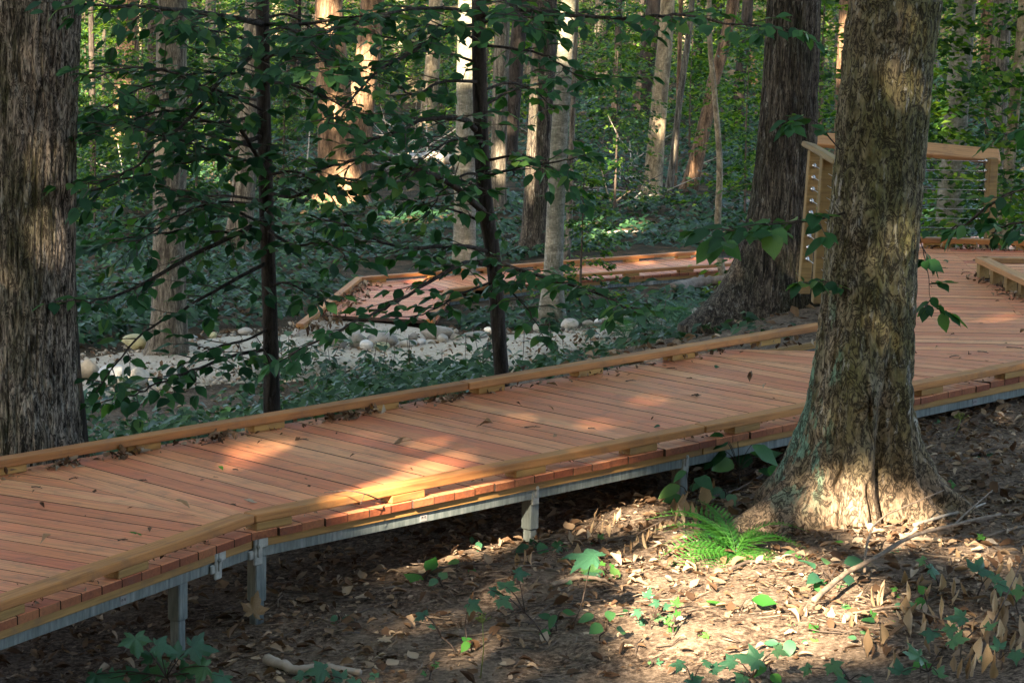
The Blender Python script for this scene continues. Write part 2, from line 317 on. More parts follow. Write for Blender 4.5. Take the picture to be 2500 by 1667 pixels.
M['stone'] = stone('field_stone', (.34, .30, .235), (.50, .46, .39)); M['stone_dark'] = stone('grey_boulder', (.24, .22, .19), (.34, .31, .26)); M['stone_white'] = stone('white_cobble', (.50, .50, .48), (.58, .58, .56)); M['stone_moss'] = stone('yellow_cobble', (.42, .40, .22), (.46, .42, .24))
# ---------------------------------------------------------------- ground
PHI = 0.80; U = np.array([math.cos(PHI), math.sin(PHI), 0]); NV = np.array([-math.sin(PHI), math.cos(PHI), 0]); N0 = 9.697; WD = 1.82
def zg(X, Y):
    X = np.asarray(X, float); Y = np.asarray(Y, float)
    near = np.clip(-.47 + .075 * (X + 1.1), -.72, -.14)
    near = near + .22 * np.clip((11 - Y) / 3, 0, 8)
    d = NV[0] * X + NV[1] * Y - (N0 + WD)
    t = sstep(.2, 10.5, d)
    z = near * (1 - t) - 2.33 * t
    z = z - .12 * sstep(40, 60, Y) + np.clip(Y - 88, 0, 200) * .055
    return z
def gnoise(X, Y):
    p = np.stack([X, Y, np.zeros_like(X)], -1)
    d = NV[0] * X + NV[1] * Y - (N0 + WD)
    a = .07 * (1 - sstep(3, 9, d)) + .02 + .10 * sstep(45, 60, Y)
    return a * fbm(p * .9, 3) + (.035 * (1 - sstep(17, 22, Y))) * fbm(p * 4.5 + 5, 4)
def gz(X, Y):
    X = np.atleast_1d(np.asarray(X, float)); Y = np.atleast_1d(np.asarray(Y, float)); return zg(X, Y) + gnoise(X, Y)
def gp(px, py):                          # the ground point seen at pixel px, py
    d = ray(px, py); t = np.linspace(8, 120, 3000); P = CAM + d * t[:, None]
    k = np.argmax(P[:, 2] < zg(P[:, 0], P[:, 1])); k = k if k else len(t) - 1
    P = P[k]; return np.array([P[0], P[1], gz(P[0], P[1])[0]])
xs = np.concatenate([np.linspace(-160, -16, 25), np.linspace(-14, -3.6, 40), np.arange(-3.5, 4.6, .045), np.linspace(4.8, 15, 40), np.linspace(18, 160, 25)])
ys = np.concatenate([np.linspace(-60, 10.5, 40), np.arange(11, 18.2, .045), np.linspace(18.5, 50, 150), np.linspace(51, 110, 80), np.linspace(113, 260, 40)])
GX, GY = np.meshgrid(xs, ys); GZ = zg(GX, GY) + gnoise(GX, GY)
nx, ny = len(xs), len(ys); ii = (np.arange(ny - 1)[:, None] * nx + np.arange(nx - 1)[None]).ravel()
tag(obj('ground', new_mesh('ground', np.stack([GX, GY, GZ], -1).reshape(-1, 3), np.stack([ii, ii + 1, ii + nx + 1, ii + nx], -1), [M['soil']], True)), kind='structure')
# gravel path: a thin bed between a lower and an upper edge
low = [(120, 1020), (190, 995), (300, 965), (420, 945), (560, 925), (700, 915), (830, 905), (1000, 915), (1130, 920), (1240, 905), (1360, 868), (1470, 842), (1600, 815), (1720, 790), (1800, 770)]
upp = [(120, 880), (190, 868), (300, 850), (420, 832), (560, 815), (700, 806), (745, 772), (930, 778), (1060, 800), (1150, 815), (1330, 808), (1480, 795), (1600, 775), (1720, 752), (1800, 735)]
GZL = -2.26
A = curve([on(x, y, GZL) for x, y in low], 60); B = curve([on(x, y, GZL) for x, y in upp], 60)
K = 12; P = np.stack([A + (B - A) * k / K for k in range(K + 1)], 0)
wob = .10 * fbm(np.stack([P[..., 0] * 1.3, P[..., 1] * 1.3, P[..., 0] * 0], -1), 3)
P[0, :, 1] += 3 * wob[0]; P[..., 2] = GZL + .025 * fbm(np.stack([P[..., 0], P[..., 1], P[..., 0] * 0], -1), 3); P[0, :, 2] -= .12; P[-1, :, 2] -= .06
ii = (np.arange(K)[:, None] * 60 + np.arange(59)[None]).ravel()
tag(obj('gravel_path', new_mesh('gravel_path', P.reshape(-1, 3), np.stack([ii, ii + 1, ii + 61, ii + 60], -1), [M['gravel']], True)), kind='structure')

# ---------------------------------------------------------------- boardwalks
def clip_poly(poly, q, n):               # keep the part of the polygon where (p - q).n >= 0
    out = []
    for i in range(len(poly)):
        a, b = poly[i], poly[(i + 1) % len(poly)]; da, db = (a - q) @ n, (b - q) @ n
        if da >= 0: out.append(a)
        if (da >= 0) != (db >= 0): out.append(a + (b - a) * da / (da - db))
    return out
PITCH_B, GAP = .143, .0055
def lay(root, ctr, ang, s0, s1, half, planes, z=0.0, jit=.004):
    """planks across a run: ctr is a point, ang the walking direction, planks from s0 to s1, clipped by half planes (point, normal)"""
    d = np.array([math.cos(ang), math.sin(ang)]); a = np.array([-d[1], d[0]])
    for i in range(int(round((s1 - s0) / PITCH_B))):
        s = s0 + i * PITCH_B; w = PITCH_B - GAP - .002 * rng.random(); e0, e1 = half + jit * rng.standard_normal(2)
        poly = [ctr + d * s - a * e0, ctr + d * (s + w) - a * e0, ctr + d * (s + w) + a * e1, ctr + d * s + a * e1]
        for q, n in planes:
            poly = clip_poly(poly, q, n)
            if len(poly) < 3: break
        if len(poly) < 3: continue
        p = np.array(poly); area = .5 * abs(np.sum(p[:, 0] * np.roll(p[:, 1], -1) - p[:, 1] * np.roll(p[:, 0], -1)))
        if area < .004: continue
        c = p.mean(0); q = p - c; loc = np.stack([q @ a, -(q @ d)], -1)      # local x runs along the plank
        if np.sum(loc[:, 0] * np.roll(loc[:, 1], -1) - loc[:, 1] * np.roll(loc[:, 0], -1)) < 0: loc = loc[::-1]
        n = len(loc); b = .0025; cen = loc.mean(0); inn = loc + (cen - loc) / np.linalg.norm(cen - loc, axis=1, keepdims=True) * b * 1.4
        V = [(x, y, -.038) for x, y in loc] + [(x, y, -b) for x, y in loc] + [(x, y, 0) for x, y in inn]
        F = [tuple(range(n - 1, -1, -1)), tuple(range(2 * n, 3 * n))]; fm = [0, 0]
        for r in range(2):
            for k in range(n):
                F.append((r * n + k, r * n + (k + 1) % n, r * n + n + (k + 1) % n, r * n + n + k))
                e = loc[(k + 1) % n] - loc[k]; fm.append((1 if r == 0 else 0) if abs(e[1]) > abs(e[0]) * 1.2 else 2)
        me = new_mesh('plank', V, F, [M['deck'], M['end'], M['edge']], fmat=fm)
        ca, sa = a
        R3 = np.array([[ca, a[1], 0], [0, 0, 0], [0, 0, 0]])
        Mx = np.array([[a[0], -d[0], 0], [a[1], -d[1], 0], [0, 0, 1.0]])
        o = obj('plank', me, root, mat=mat4(Mx, np.array([c[0], c[1], z + .0006 * rng.standard_normal()]) - np.array(root.location)))
def beam(root, name, p, q, w, hgt, mat, bev=.003, over=0.0):          # a squared length from p to q (both at its top centre line)
    p = np.asarray(p, float); q = np.asarray(q, float); L = np.linalg.norm(q - p); x = (q - p) / L; y = np.cross([0, 0, 1.0], x); y /= np.linalg.norm(y)
    R3 = np.stack([x, y, np.cross(x, y)], -1); b = MB(); b.box((0, 0, -hgt / 2), (L / 2 + over, w / 2, hgt / 2), bev=bev)
    return obj(name, b.mesh(name, [M[mat]]), root, mat=mat4(R3, (p + q) / 2 - np.array(root.location)))
def runs(root, pts, side, z=0.0, curbz=.082, block0=.1, pitch=.86, metal=True, posts=(), gap_first=0.0):
    """curb rails, their blocks, stringer and steel beam along a polyline; side = +1 if the deck lies to the left of travel"""
    pts = [np.array([*p[:2], 0.0]) for p in pts]; out = []
    for k in range(len(pts) - 1):
        p, q = pts[k], pts[k + 1]; L = np.linalg.norm(q - p); x = (q - p) / L; y = np.array([-x[1], x[0], 0]) * side      # y points to the deck
        nseg = max(1, round(L / 3.6)); 
        for s in range(nseg):
            a = p + x * (L * s / nseg + .004) + y * .045; b = p + x * (L * (s + 1) / nseg - .004) + y * .045; up = np.array([0, 0, z + curbz])
            beam(root, 'curb_rail', a + up, b + up, .09, .042, 'curb', .005)
        s = block0 if k else block0
        while s + .12 < L:
            c = p + x * s + y * .042
            beam(root, 'curb_block', c - x * .11 + [0, 0, z + .0395], c + x * .11 + [0, 0, z + .0395], .082, .037, 'block' if side < 0 else 'stringer', .003); s += pitch
        if metal:
            for s in range(nseg):
                a = p + x * (L * s / nseg + .003) + y * .035; b = p + x * (L * (s + 1) / nseg - .003) + y * .035
                beam(root, 'stringer', a + [0, 0, z - .041], b + [0, 0, z - .041], .042, .040, 'stringer', .003)
            a = p + x * .006 + y * .032; b = q - x * .006 + y * .032
            bm = MB(); L2 = np.linalg.norm(b - a); R3 = np.stack([x, y * side, [0, 0, 1.0]], -1)
            for (cy, cz, hy, hz) in ((0, -.0245, .0022, .0245), (.022 * side * side, -.0022, .0195, .0022), (.022, -.0468, .0195, .0022)): bm.box((0, cy * side, cz), (L2 / 2, hy, hz), bev=.0012)
            obj('steel_beam', bm.mesh('steel_beam', [M['metal']]), root, mat=mat4(R3, (a + b) / 2 + [0, 0, z - .083] - np.array(root.location)))
def post(root, P, ztop, zsl, zbot, ang, bracket=True, name='steel_post'):
    P = np.asarray(P, float); R3 = rot(ang, 0, 0)[0]; b = MB(); b.box((0, 0, (zbot - .3 + zsl) / 2), (.026, .026, (zsl - zbot + .3) / 2), bev=.005)
    o = obj(name, b.mesh(name, [M['metal']]), root, mat=mat4(R3, np.array([P[0], P[1], 0]) - np.array(root.location)))
    b = MB(); b.box((0, 0, (ztop + zsl) / 2 - .01), (.034, .034, (ztop - zsl) / 2 + .01), bev=.006)
    for k in range(4): b.tube([(.034, (-1) ** k * .010, zsl + .03 + k * .028), (.0352, (-1) ** k * .010, zsl + .03 + k * .028)], .0045, 8)
    obj('post_sleeve', b.mesh('post_sleeve', [M['metal']]), o)
def bracket(root, P, x, y, z):           # cast clip hooked over stringer and beam, facing out (-y)
    R3 = np.stack([x, y, [0, 0, 1.0]], -1); b = MB()
    b.box((0, -.006, -.046), (.027, .008, .068), bev=.006); b.box((.022, -.002, -.010), (.044, .007, .027), bev=.006); b.box((-.018, -.001, -.062), (.034, .007, .022), bev=.006)
    b.box((0, -.016, -.03), (.009, .004, .045), bev=.003); b.tube([(-.004, -.014, -.022), (-.004, -.027, -.022)], .012, 8); b.tube([(-.004, -.026, -.022), (-.004, -.032, -.022)], .007, 6)
    obj('beam_clip', b.mesh('beam_clip', [M['cast']]), root, mat=mat4(R3, np.asarray(P) + [0, 0, z] - np.array(root.location)))
def sticker(root, P, x, y, z):
    R3 = np.stack([x, y, [0, 0, 1.0]], -1); b = MB(); b.box((0, 0, 0), (.023, .0008, .019), m=0)
    for s in (-1, 1):
        b.box((s * .009, -.0011, .004), (.0045, .0004, .0018), m=1); b.box((s * .0125, -.0011, -.001), (.0016, .0004, .0055), m=1)
        b.box((s * .005, -.0011, -.0005), (.0012, .0004, .003), m=1)
    obj('sticker', b.mesh('sticker', [M['sticker'], M['ink']]), root, mat=mat4(R3, np.asarray(P) + [0, 0, z] - np.array(root.location)))

def pix(P):
    v = np.asarray(P, float) - CAM; w = v @ _F; return np.array([1250 + FOC * (v @ _R) / w, 833.5 + FOC * (v @ _D) / w])
def edge_s(p0, d, z, px):                  # how far along a straight edge the picture column px lies
    s = np.linspace(-6, 14, 2001); return s[np.argmin([abs(pix([p0[0] + d[0] * k, p0[1] + d[1] * k, z])[0] - px) for k in s])]
near2 = lambda s: (U * s + NV * N0)[:2]                                    # points on the near edge line
J = near2(at(623, 1256, 12.7) @ U); J = on(623, 1256, .082)[:2]
angA = math.radians(61.6); dA = np.array([math.cos(angA), math.sin(angA)]); nA = np.array([-dA[1], dA[0]])
sJ = J @ U[:2]; FJ = J + dA * 0 + (NV[:2]) * WD + U[:2] * (-WD * math.tan((angA - PHI) / 2)) * 0
bis = NV[:2] * math.cos((angA - PHI) / 2) - U[:2] * math.sin((angA - PHI) / 2); FJ = J + bis * WD / math.cos((angA - PHI) / 2)
near_bw = thing('boardwalk', (J[0], J[1], 0), 'long reddish plank boardwalk on steel posts crossing the foreground, widening into a deck at right', 'boardwalk')
sE = (on(2246, 931, .08)[:2]) @ U[:2]
angC, angD = math.radians(66), math.radians(89)
# the platform: boards turn in two steps until they lie straight across the view
QC = on(1993, 793, 0)[:2]; 
pivot = near2(sJ + 5.35)                                                   # seams fan from the right hand edge
RIGHT = near2(sJ + 9.6)
seam = lambda ang: np.array([-math.sin(ang), math.cos(ang)])
dC = np.array([math.cos(angC), math.sin(angC)]); dD = np.array([math.cos(angD), math.sin(angD)])
pC = near2(sJ + 5.9); pD = on(2500, 868, 0)[:2]
EDGE = (near2(0), NV[:2])
LEFTX = 2.62
FARP = on(2250, 602, 0)[:2]; FARQ = on(2500, 609, 0)[:2]; fd = FARQ - FARP; fd /= np.linalg.norm(fd); fn = np.array([fd[1], -fd[0]])
if fn[1] > 0: fn = -fn
WELL = [on(2396, 627, .155)[:2], on(2530, 690, .155)[:2], on(2700, 640, .155)[:2], on(2560, 630, .155)[:2]]
lay(near_bw, J + nA * WD / 2, angA, -4.6, 1.2, WD / 2 + .35, [(J, U[:2] * -1), (J, nA), (FJ, -nA)])
lay(near_bw, J + NV[:2] * WD / 2, PHI, 0, 7.3, WD / 2 + .008, [(pC, -dC), (np.array([LEFTX + 3.2, 0]), np.array([-1.0, 0]))])
for pl in ([(FJ, -NV[:2])], [(FJ, NV[:2]), (np.array([LEFTX, 0]), np.array([1.0, 0]))]): lay(near_bw, pC + seam(angC) * 1.2, angC, 0, 5, 4.0, [(pD, -dD), EDGE, (RIGHT + U[:2] * 2, -U[:2])] + pl)
HX = WELL[0]
for planes in ([(np.array([HX[0], 0]), np.array([-1.0, 0]))], [(np.array([HX[0], 0]), np.array([1.0, 0])), (WELL[1], np.array([WELL[0][1] - WELL[1][1], WELL[1][0] - WELL[0][0]]) * -1)], [(np.array([HX[0], 0]), np.array([1.0, 0])), (WELL[0] + [0, .12], np.array([0, 1.0]))]):
    lay(near_bw, pD + seam(angD) * 0, angD, 0, 9, 5.5, planes + [(FARP, fn), EDGE, (np.array([LEFTX, 0]), np.array([1.0, 0])), (np.array([7.5, 0]), np.array([-1.0, 0]))])
# curbs: near edge (two runs), far edge (two runs)
runs(near_bw, [J - dA * 4.6, J], 1, block0=.22)
runs(near_bw, [J, J + U[:2] * 9.6], 1, block0=.12)
runs(near_bw, [FJ - dA * 4.2, FJ], -1, block0=.3, metal=False)
QF = FJ + U[:2] * (on(2010, 790, .08)[:2] - FJ).dot(U[:2])
runs(near_bw, [FJ, QF], -1, block0=.12)
runs(near_bw, [FARP + fd * -1.7, FARP + fd * 3.2], -1, block0=.30, pitch=.76)
# posts, clips and stickers on the near side
nB = np.array([-NV[0], -NV[1], 0]); xB = U; xA = np.array([*dA, 0]); yA = np.array([*nA, 0])
for (px, py, zb) in ((1326, 1250, -.40), (1690, 1140, -.36), (2600, 960, -.25)):
    s = sJ + edge_s(J, U, -.1, px); P = near2(s) + NV[:2] * .075
    post(near_bw, P, -.133, -.285, zb, PHI)
    bracket(near_bw, np.array([*(near2(s - .025) + NV[:2] * .024), 0]), xB, NV, -.052)
P = J + NV[:2] * .075 + U[:2] * .075; post(near_bw, P, -.133, -.335, -.56, PHI); bracket(near_bw, np.array([*(J + NV[:2] * .022 + U[:2] * .03), 0]), xB, NV, -.052)
s = edge_s(J, dA, -.1, 540); P = J + dA * s; bracket(near_bw, np.array([*(P + nA * .022), 0]), xA, yA, -.052)
s = edge_s(J, dA, -.1, 474); P = J + dA * (s - .02) + nA * .075; post(near_bw, P, -.133, -.29, -.62, angA)
for (px, py, A_) in ((1045, 1257, 0), (316, 1470, 1), (2390, 985, 0)):
    if A_: P = J + dA * edge_s(J, dA, -.107, px) + nA * .0286; sticker(near_bw, np.array([*P, 0]), xA, yA, -.1075)
    else: P = J + U[:2] * edge_s(J, U, -.107, px) + NV[:2] * .0286; sticker(near_bw, np.array([*P, 0]), xB, NV, -.1075)
for s in np.arange(.9, 9, 1.9):                                            # far-side posts, seen under the deck
    P = FJ + U[:2] * s - NV[:2] * .08; post(near_bw, P, -.133, -.3, float(zg(P[0], P[1])), PHI)

# curb frame round the tree well at the right edge of the deck
well = thing('tree_well_curb', (WELL[0][0], WELL[0][1], 0), 'low wooden curb frame on short blocks around an opening in the deck, at the right edge', 'curb')
for a, b in ((WELL[0], WELL[1]), (WELL[3], WELL[0])):
    d = (b - a) / np.linalg.norm(b - a); n = int(np.linalg.norm(b - a) / .34)
    beam(well, 'curb_rail', [*a, .155], [*b, .155], .10, .045, 'rail', .005)
    for k in range(n + 1):
        c = a + d * (.06 + k * .34); beam(well, 'curb_block', [*(c - d * .04), .109], [*(c + d * .04), .109], .08, .106, 'post', .003)

# railing with steel cables
def rail_post(root, P, z0, z1, ang, fit, nfit, fz0, fdz, w=.045, top=None):
    P = np.array([P[0], P[1], z0]); top = np.array([P[0], P[1], z1]) if top is None else np.asarray(top, float); Z = top - P; L = np.linalg.norm(Z); Z /= L
    X = np.array([math.cos(ang), math.sin(ang), 0]); X -= Z * (X @ Z); X /= np.linalg.norm(X); R3 = np.stack([X, np.cross(Z, X), Z], -1)
    b = MB(); b.box((0, 0, L / 2), (w, w, L / 2), bev=.006); fz0 = fz0 - z0
    o = obj('post', b.mesh('post', [M['post']]), root, mat=mat4(R3, P - np.array(root.location)))
    if nfit:
        f = np.linalg.inv(R3) @ np.asarray(fit)
        me = None
        for k in range(nfit):
            if me is None:
                b = MB(); c = f * w * 1.0
                b.tube([c * .9, c + f * .012], .016, 10); b.tube([c + f * .010, c + f * .022], .011, 6); b.tube([c + f * .02, c + f * .075], .006, 8)
                side = np.cross(f, [0, 0, 1.0]); b.tube([c + f * .016 + np.array([0, 0, .018]), c + f * .016 - np.array([0, 0, .018])], .007, 6)
                me = b.mesh('cable_fitting', [M['chrome']], True)
            obj('cable_fitting', me, o, (0, 0, fz0 + k * fdz))
    return o
def cap(root, p, q, w, h, tilt, mat='rail'):
    p = np.asarray(p, float); q = np.asarray(q, float); L = np.linalg.norm(q - p); x = (q - p) / L; y = np.cross([0, 0, 1.0], x); y /= np.linalg.norm(y); R3 = np.stack([x, y, np.cross(x, y)], -1) @ rot(0, 0, tilt)[0]
    b = MB(); b.box((0, 0, 0), (L / 2, w / 2, h / 2), bev=.008); return obj('cap_rail', b.mesh('cap_rail', [M[mat]]), root, mat=mat4(R3, (p + q) / 2 - np.array(root.location)))
YR = 23.5
a = at(1985, 340, YR); b_ = at(2440, 383, YR + .1)
pr = at(2413, 585, YR); pm = at(2120, 575, YR)
rail = thing('cable_railing', (pr[0], pr[1], 0), 'wooden railing with broad cap and steel cables along the back of the wide deck', 'railing')
cap(rail, a, b_, .15, .05, math.radians(38))
zt = at(2425, 392, YR)[2]; fz0 = at(2413, 582, YR)[2]; fdz = (at(2413, 394, YR)[2] - fz0) / 8
rail_post(rail, pr, -.25, zt + .02, math.radians(20), (-1, 0, 0), 9, fz0, fdz, .040)
rail_post(rail, pm, -.25, zt + .03, math.radians(20), (1, 0, 0), 0, fz0, fdz, .040)
for k in range(9):
    bm = MB(); z = fz0 + k * fdz; q = at(1990, 565, YR); bm.tube([(pr[0] - .05 - pr[0], 0, z), (q[0] - pr[0], .02, z + .0)], .0024, 6); obj('cable', bm.mesh('cable', [M['cable']]), rail)
YL = 20.7
q0 = at(1962, 716, YL); q1 = at(1996, 740, YL - .55)
rl = thing('cable_railing', (q0[0], q0[1], 0), 'short railing of two yellowish posts with steel cable fittings left of the big mossy tree', 'railing')
t0 = at(1988, 368, YL); t1 = at(2019, 384, YL - .55)
dirL = np.array([q1[0] - q0[0], q1[1] - q0[1], 0]); dirL /= np.linalg.norm(dirL); angL = math.atan2(dirL[1], dirL[0])
cap(rl, at(1974, 354, YL + .12), at(2052, 400, YL - .9), .11, .042, math.radians(-14), 'post')
fz0 = at(1967, 630, YL)[2]; fdz = (at(1985, 403, YL)[2] - fz0) / 8
rail_post(rl, q0, q0[2], 0, .12, dirL * 1.0, 9, fz0, fdz, .041, t0)
rail_post(rl, q1, q1[2], 0, .12, dirL, 0, 0, 0, .041, t1)
for k in range(9):
    bm = MB(); z = fz0 + k * fdz; sh = (t0 - q0) * (z - q0[2]) / (t0[2] - q0[2]); sh[2] = 0; bm.tube([sh + dirL * .05 + [0, 0, z], sh + dirL * 1.4 + [0, 0, z]], .0024, 6); obj('cable', bm.mesh('cable', [M['cable']]), rl)

# the far boardwalk, lower down beyond the gravel
ZF = -2.2
fz = ZF + .082
e0 = on(722, 790, fz)[:2]; e1 = on(868, 676, fz)[:2]; e2 = on(1140, 655, fz)[:2] ; e3 = on(1361, 636, fz)[:2]; e4 = on(1815, 604, fz)[:2]
n0 = on(1058, 780, fz)[:2]; n1 = on(1103, 706, fz)[:2]; n2 = on(1361, 673, fz)[:2]; n3 = on(1815, 641, fz)[:2]
far_bw = thing('boardwalk', (*e1, ZF), 'distant lower boardwalk beyond the gravel path, ending at the gravel on the left', 'boardwalk')
dF = (e4 - e3) / np.linalg.norm(e4 - e3); aF = math.atan2(dF[1], dF[0]); nF = np.array([-dF[1], dF[0]]); d1 = (e3 - e1) / np.linalg.norm(e3 - e1)
g0 = on(775, 768, ZF)[:2]; g1 = on(1030, 781, ZF)[:2]; dg = (g1 - g0) / np.linalg.norm(g1 - g0); ng = np.array([-dg[1], dg[0]]); ang0 = math.atan2(ng[1], ng[0])
nrm = lambda p, q, s: np.array([-(q - p)[1], (q - p)[0]]) / np.linalg.norm(q - p) * s
mid = (e2 + n2) / 2
lay(far_bw, (g0 + g1) / 2, ang0, 0, 6.5, 3.5, [(e0, nrm(e0, e1, -1)), (n0, nrm(n0, n1, 1)), (e1, nrm(e1, e3, -1)), (n1, dF * -1)], ZF)
lay(far_bw, (e3 + n2) / 2, aF, -4.2, 8.5, 2.6, [(n1, dF), (e1, nrm(e1, e3, -1)) , (e3, nrm(e3, e4, -1)), (n2, nrm(n2, n3, 1))], ZF)
runs(far_bw, [e0, e1], -1, ZF, block0=.2, pitch=.7, metal=False); runs(far_bw, [e1, e3], -1, ZF, block0=.3); runs(far_bw, [e3, e4], -1, ZF, block0=.3)
runs(far_bw, [n0, n1], 1, ZF, block0=.2, pitch=.7, metal=False); runs(far_bw, [n1, n2], 1, ZF, block0=.3); runs(far_bw, [n2, n3 + (n3 - n2)], 1, ZF, block0=.3)
dn = (n3 - n2) / np.linalg.norm(n3 - n2)
for (px, py) in ((1480, 690), (1592, 678), (1712, 667)):
    s = edge_s(n2, dn, ZF - .1, px); P = n2 + dn * s + nF * .07
    post(far_bw, P, ZF - .133, ZF - .3, float(zg(P[0], P[1])) - .3, aF); bracket(far_bw, np.array([*(n2 + dn * s + nF * .022), 0]), np.array([*dn, 0]), np.array([*nF, 0]), ZF - .052)
# ---------------------------------------------------------------- trees
TREES = []                                # (x, y, empty) -> crowns are shared out below
def trunk_mesh(name, pts, rad, mat, seg, rings, base, disp=None, flare=None, off=0.0):
    """pts: world centre points from the ground up, rad: radii at them"""
    C = curve(pts, rings); Rr = np.interp(np.linspace(0, 1, rings), np.linspace(0, 1, len(rad)), rad)
    th = np.arange(seg) * 2 * PI / seg; h = C[:, 2] - C[0, 2]
    r = np.repeat(Rr[:, None], seg, 1); T, H = np.meshgrid(th, h)
    if flare is not None: r = r + flare(T, H)
    if disp is not None: r = r + disp(T, H, r)
    else:
        q = np.stack([np.cos(T) * 2 + off, np.sin(T) * 2, H * .8], -1); r = r * (1 + .05 * fbm(q, 2))
    V = np.stack([C[:, 0][:, None] + r * np.cos(T), C[:, 1][:, None] + r * np.sin(T), np.repeat(C[:, 2][:, None], seg, 1)], -1) - np.asarray(base)
    i = np.arange(rings - 1)[:, None] * seg; j = np.arange(seg)[None]; j2 = (j + 1) % seg
    F = np.stack([i + j, i + j2, i + seg + j2, i + seg + j], -1).reshape(-1, 4)
    return new_mesh(name, V.reshape(-1, 3), F, [mat], True)
def furrows(seed, amp, ks, kv, sharp=1.0):
    def f(T, H, r):
        R = .3; u = np.cos(T) * R; v = np.sin(T) * R
        q = np.stack([u * ks + seed, v * ks, H * kv], -1); w = fbm(np.stack([u * 5, v * 5, H * 3 + seed], -1), 2)[..., None] * np.array([.9, .9, .5])
        a = np.abs(vnoise(q + w)); b = np.abs(vnoise(q * 2.1 + 7 + w))
        pl = sstep(.02, .34 / sharp, a) * .75 + sstep(.0, .35, b) * .35
        fine = fbm(np.stack([u * 60, v * 60, H * 22], -1), 2)
        return amp * (pl - .8) + amp * .28 * fine + .012 * fbm(np.stack([u * 3, v * 3, H * 1.0 + seed], -1), 2)
    return f
def path(pxs, Y, zfun=True, top=15.0, ybase=None):
    """pixel points from the ground up -> world points, run down to the ground and on up to the crown"""
    P = [at(x, y, Y) for x, y in pxs]; g = float(zg(P[0][0], P[0][1])) - .05
    if P[0][2] > g:
        d = (P[1] - P[0]); P.insert(0, P[0] - d * min(.6, (P[0][2] - g) / max(d[2], .05))); P[0][2] = g
    else: P[0][2] = g
    d = P[-1] - P[-2]; d = d / np.linalg.norm(d); d = d * .35 + np.array([0, 0, .65]); d /= d[2]
    if top > P[-1][2] + 1: P += [P[-1] + d * (top - P[-1][2]) * k for k in (.4, 1.0)]
    return np.array(P)
def tree(pxs, widths, Y, mat, label, group=None, top=15.0, seg=14, rings=26, name='tree', flare=.25, off=None):
    P = path(pxs, Y, top=top); n0 = len(P) - len(pxs); 
    w = [v * Y / FOC / 2 for v in widths]; extra_top = 2 if P[-1][2] >= top - .01 else 0
    R = ([w[0]] if len(P) - extra_top > len(pxs) else []) + w + ([w[-1] * .85, w[-1] * .5] if extra_top else [])
    R = np.array(R)
    base = P[0].copy(); t = thing(name, base, label, 'tree', group)
    o = rng.random() * 50
    # resample by length so radii follow
    L = np.concatenate([[0], np.cumsum(np.linalg.norm(np.diff(P, axis=0), axis=1))]); s = np.linspace(0, 1, rings) ** 1.6 * L[-1]
    C = curve(P, 80); LC = np.concatenate([[0], np.cumsum(np.linalg.norm(np.diff(C, axis=0), axis=1))]); s = s / L[-1] * LC[-1]
    CC = np.stack([np.interp(s, LC, C[:, k]) for k in range(3)], -1); rr = np.interp(s / LC[-1], L / L[-1], R)
    ph = rng.random() * 6
    fl = (lambda T, H: np.exp(-H / .28) * rr[0] * flare * (1.1 + .7 * np.cos(3 * T + ph) + .4 * np.cos(5 * T))) if flare else None
    th = np.arange(seg) * 2 * PI / seg; T, H = np.meshgrid(th, CC[:, 2] - CC[0, 2]); r = np.repeat(rr[:, None], seg, 1)
    if fl: r = r + fl(T, H)
    r = r * (1 + .07 * fbm(np.stack([np.cos(T) * 1.2 + o, np.sin(T) * 1.2, H * .9], -1), 2))
    V = np.stack([CC[:, 0][:, None] + r * np.cos(T), CC[:, 1][:, None] + r * np.sin(T), np.repeat(CC[:, 2][:, None], seg, 1)], -1) - base
    i = np.arange(rings - 1)[:, None] * seg; j = np.arange(seg)[None]; F = np.stack([i + j, i + (j + 1) % seg, i + seg + (j + 1) % seg, i + seg + j], -1).reshape(-1, 4)
    obj('trunk', new_mesh('trunk', V.reshape(-1, 3), F, [M[mat]], True), t)
    if top > 8: TREES.append((P[-1][0], P[-1][1], t))
    return t, P

# big tree at the left edge
P = path([(66, 1085), (62, 700), (66, 300), (78, 0)], 15.95); base = P[0].copy()
t_left = thing('tree', base, 'thick tree trunk with deeply ridged grey brown bark at the left edge of the picture', 'tree')
ml = trunk_mesh('trunk', P[:-2], [.35, .315, .28, .275, .27], M['bark_left'], 420, 330, base, furrows(3.1, .017, 30, 3.0), lambda T, H: .05 * np.exp(-H / .3))
obj('trunk', ml, t_left)
obj('trunk', trunk_mesh('trunk', [P[-3] - (P[-3] - P[-4]) * .05, P[-2], P[-1]], [.262, .22, .12], M['bark_left'], 20, 14, base), t_left); TREES.append((P[-1][0], P[-1][1], t_left))
t2, _ = tree([(178, 1060), (180, 960), (172, 820), (165, 600), (160, 300)], [70, 42, 40, 38, 36], 17.2, 'bark_dark', 'dark trunk half hidden behind the thick ridged tree at the left edge', top=13)

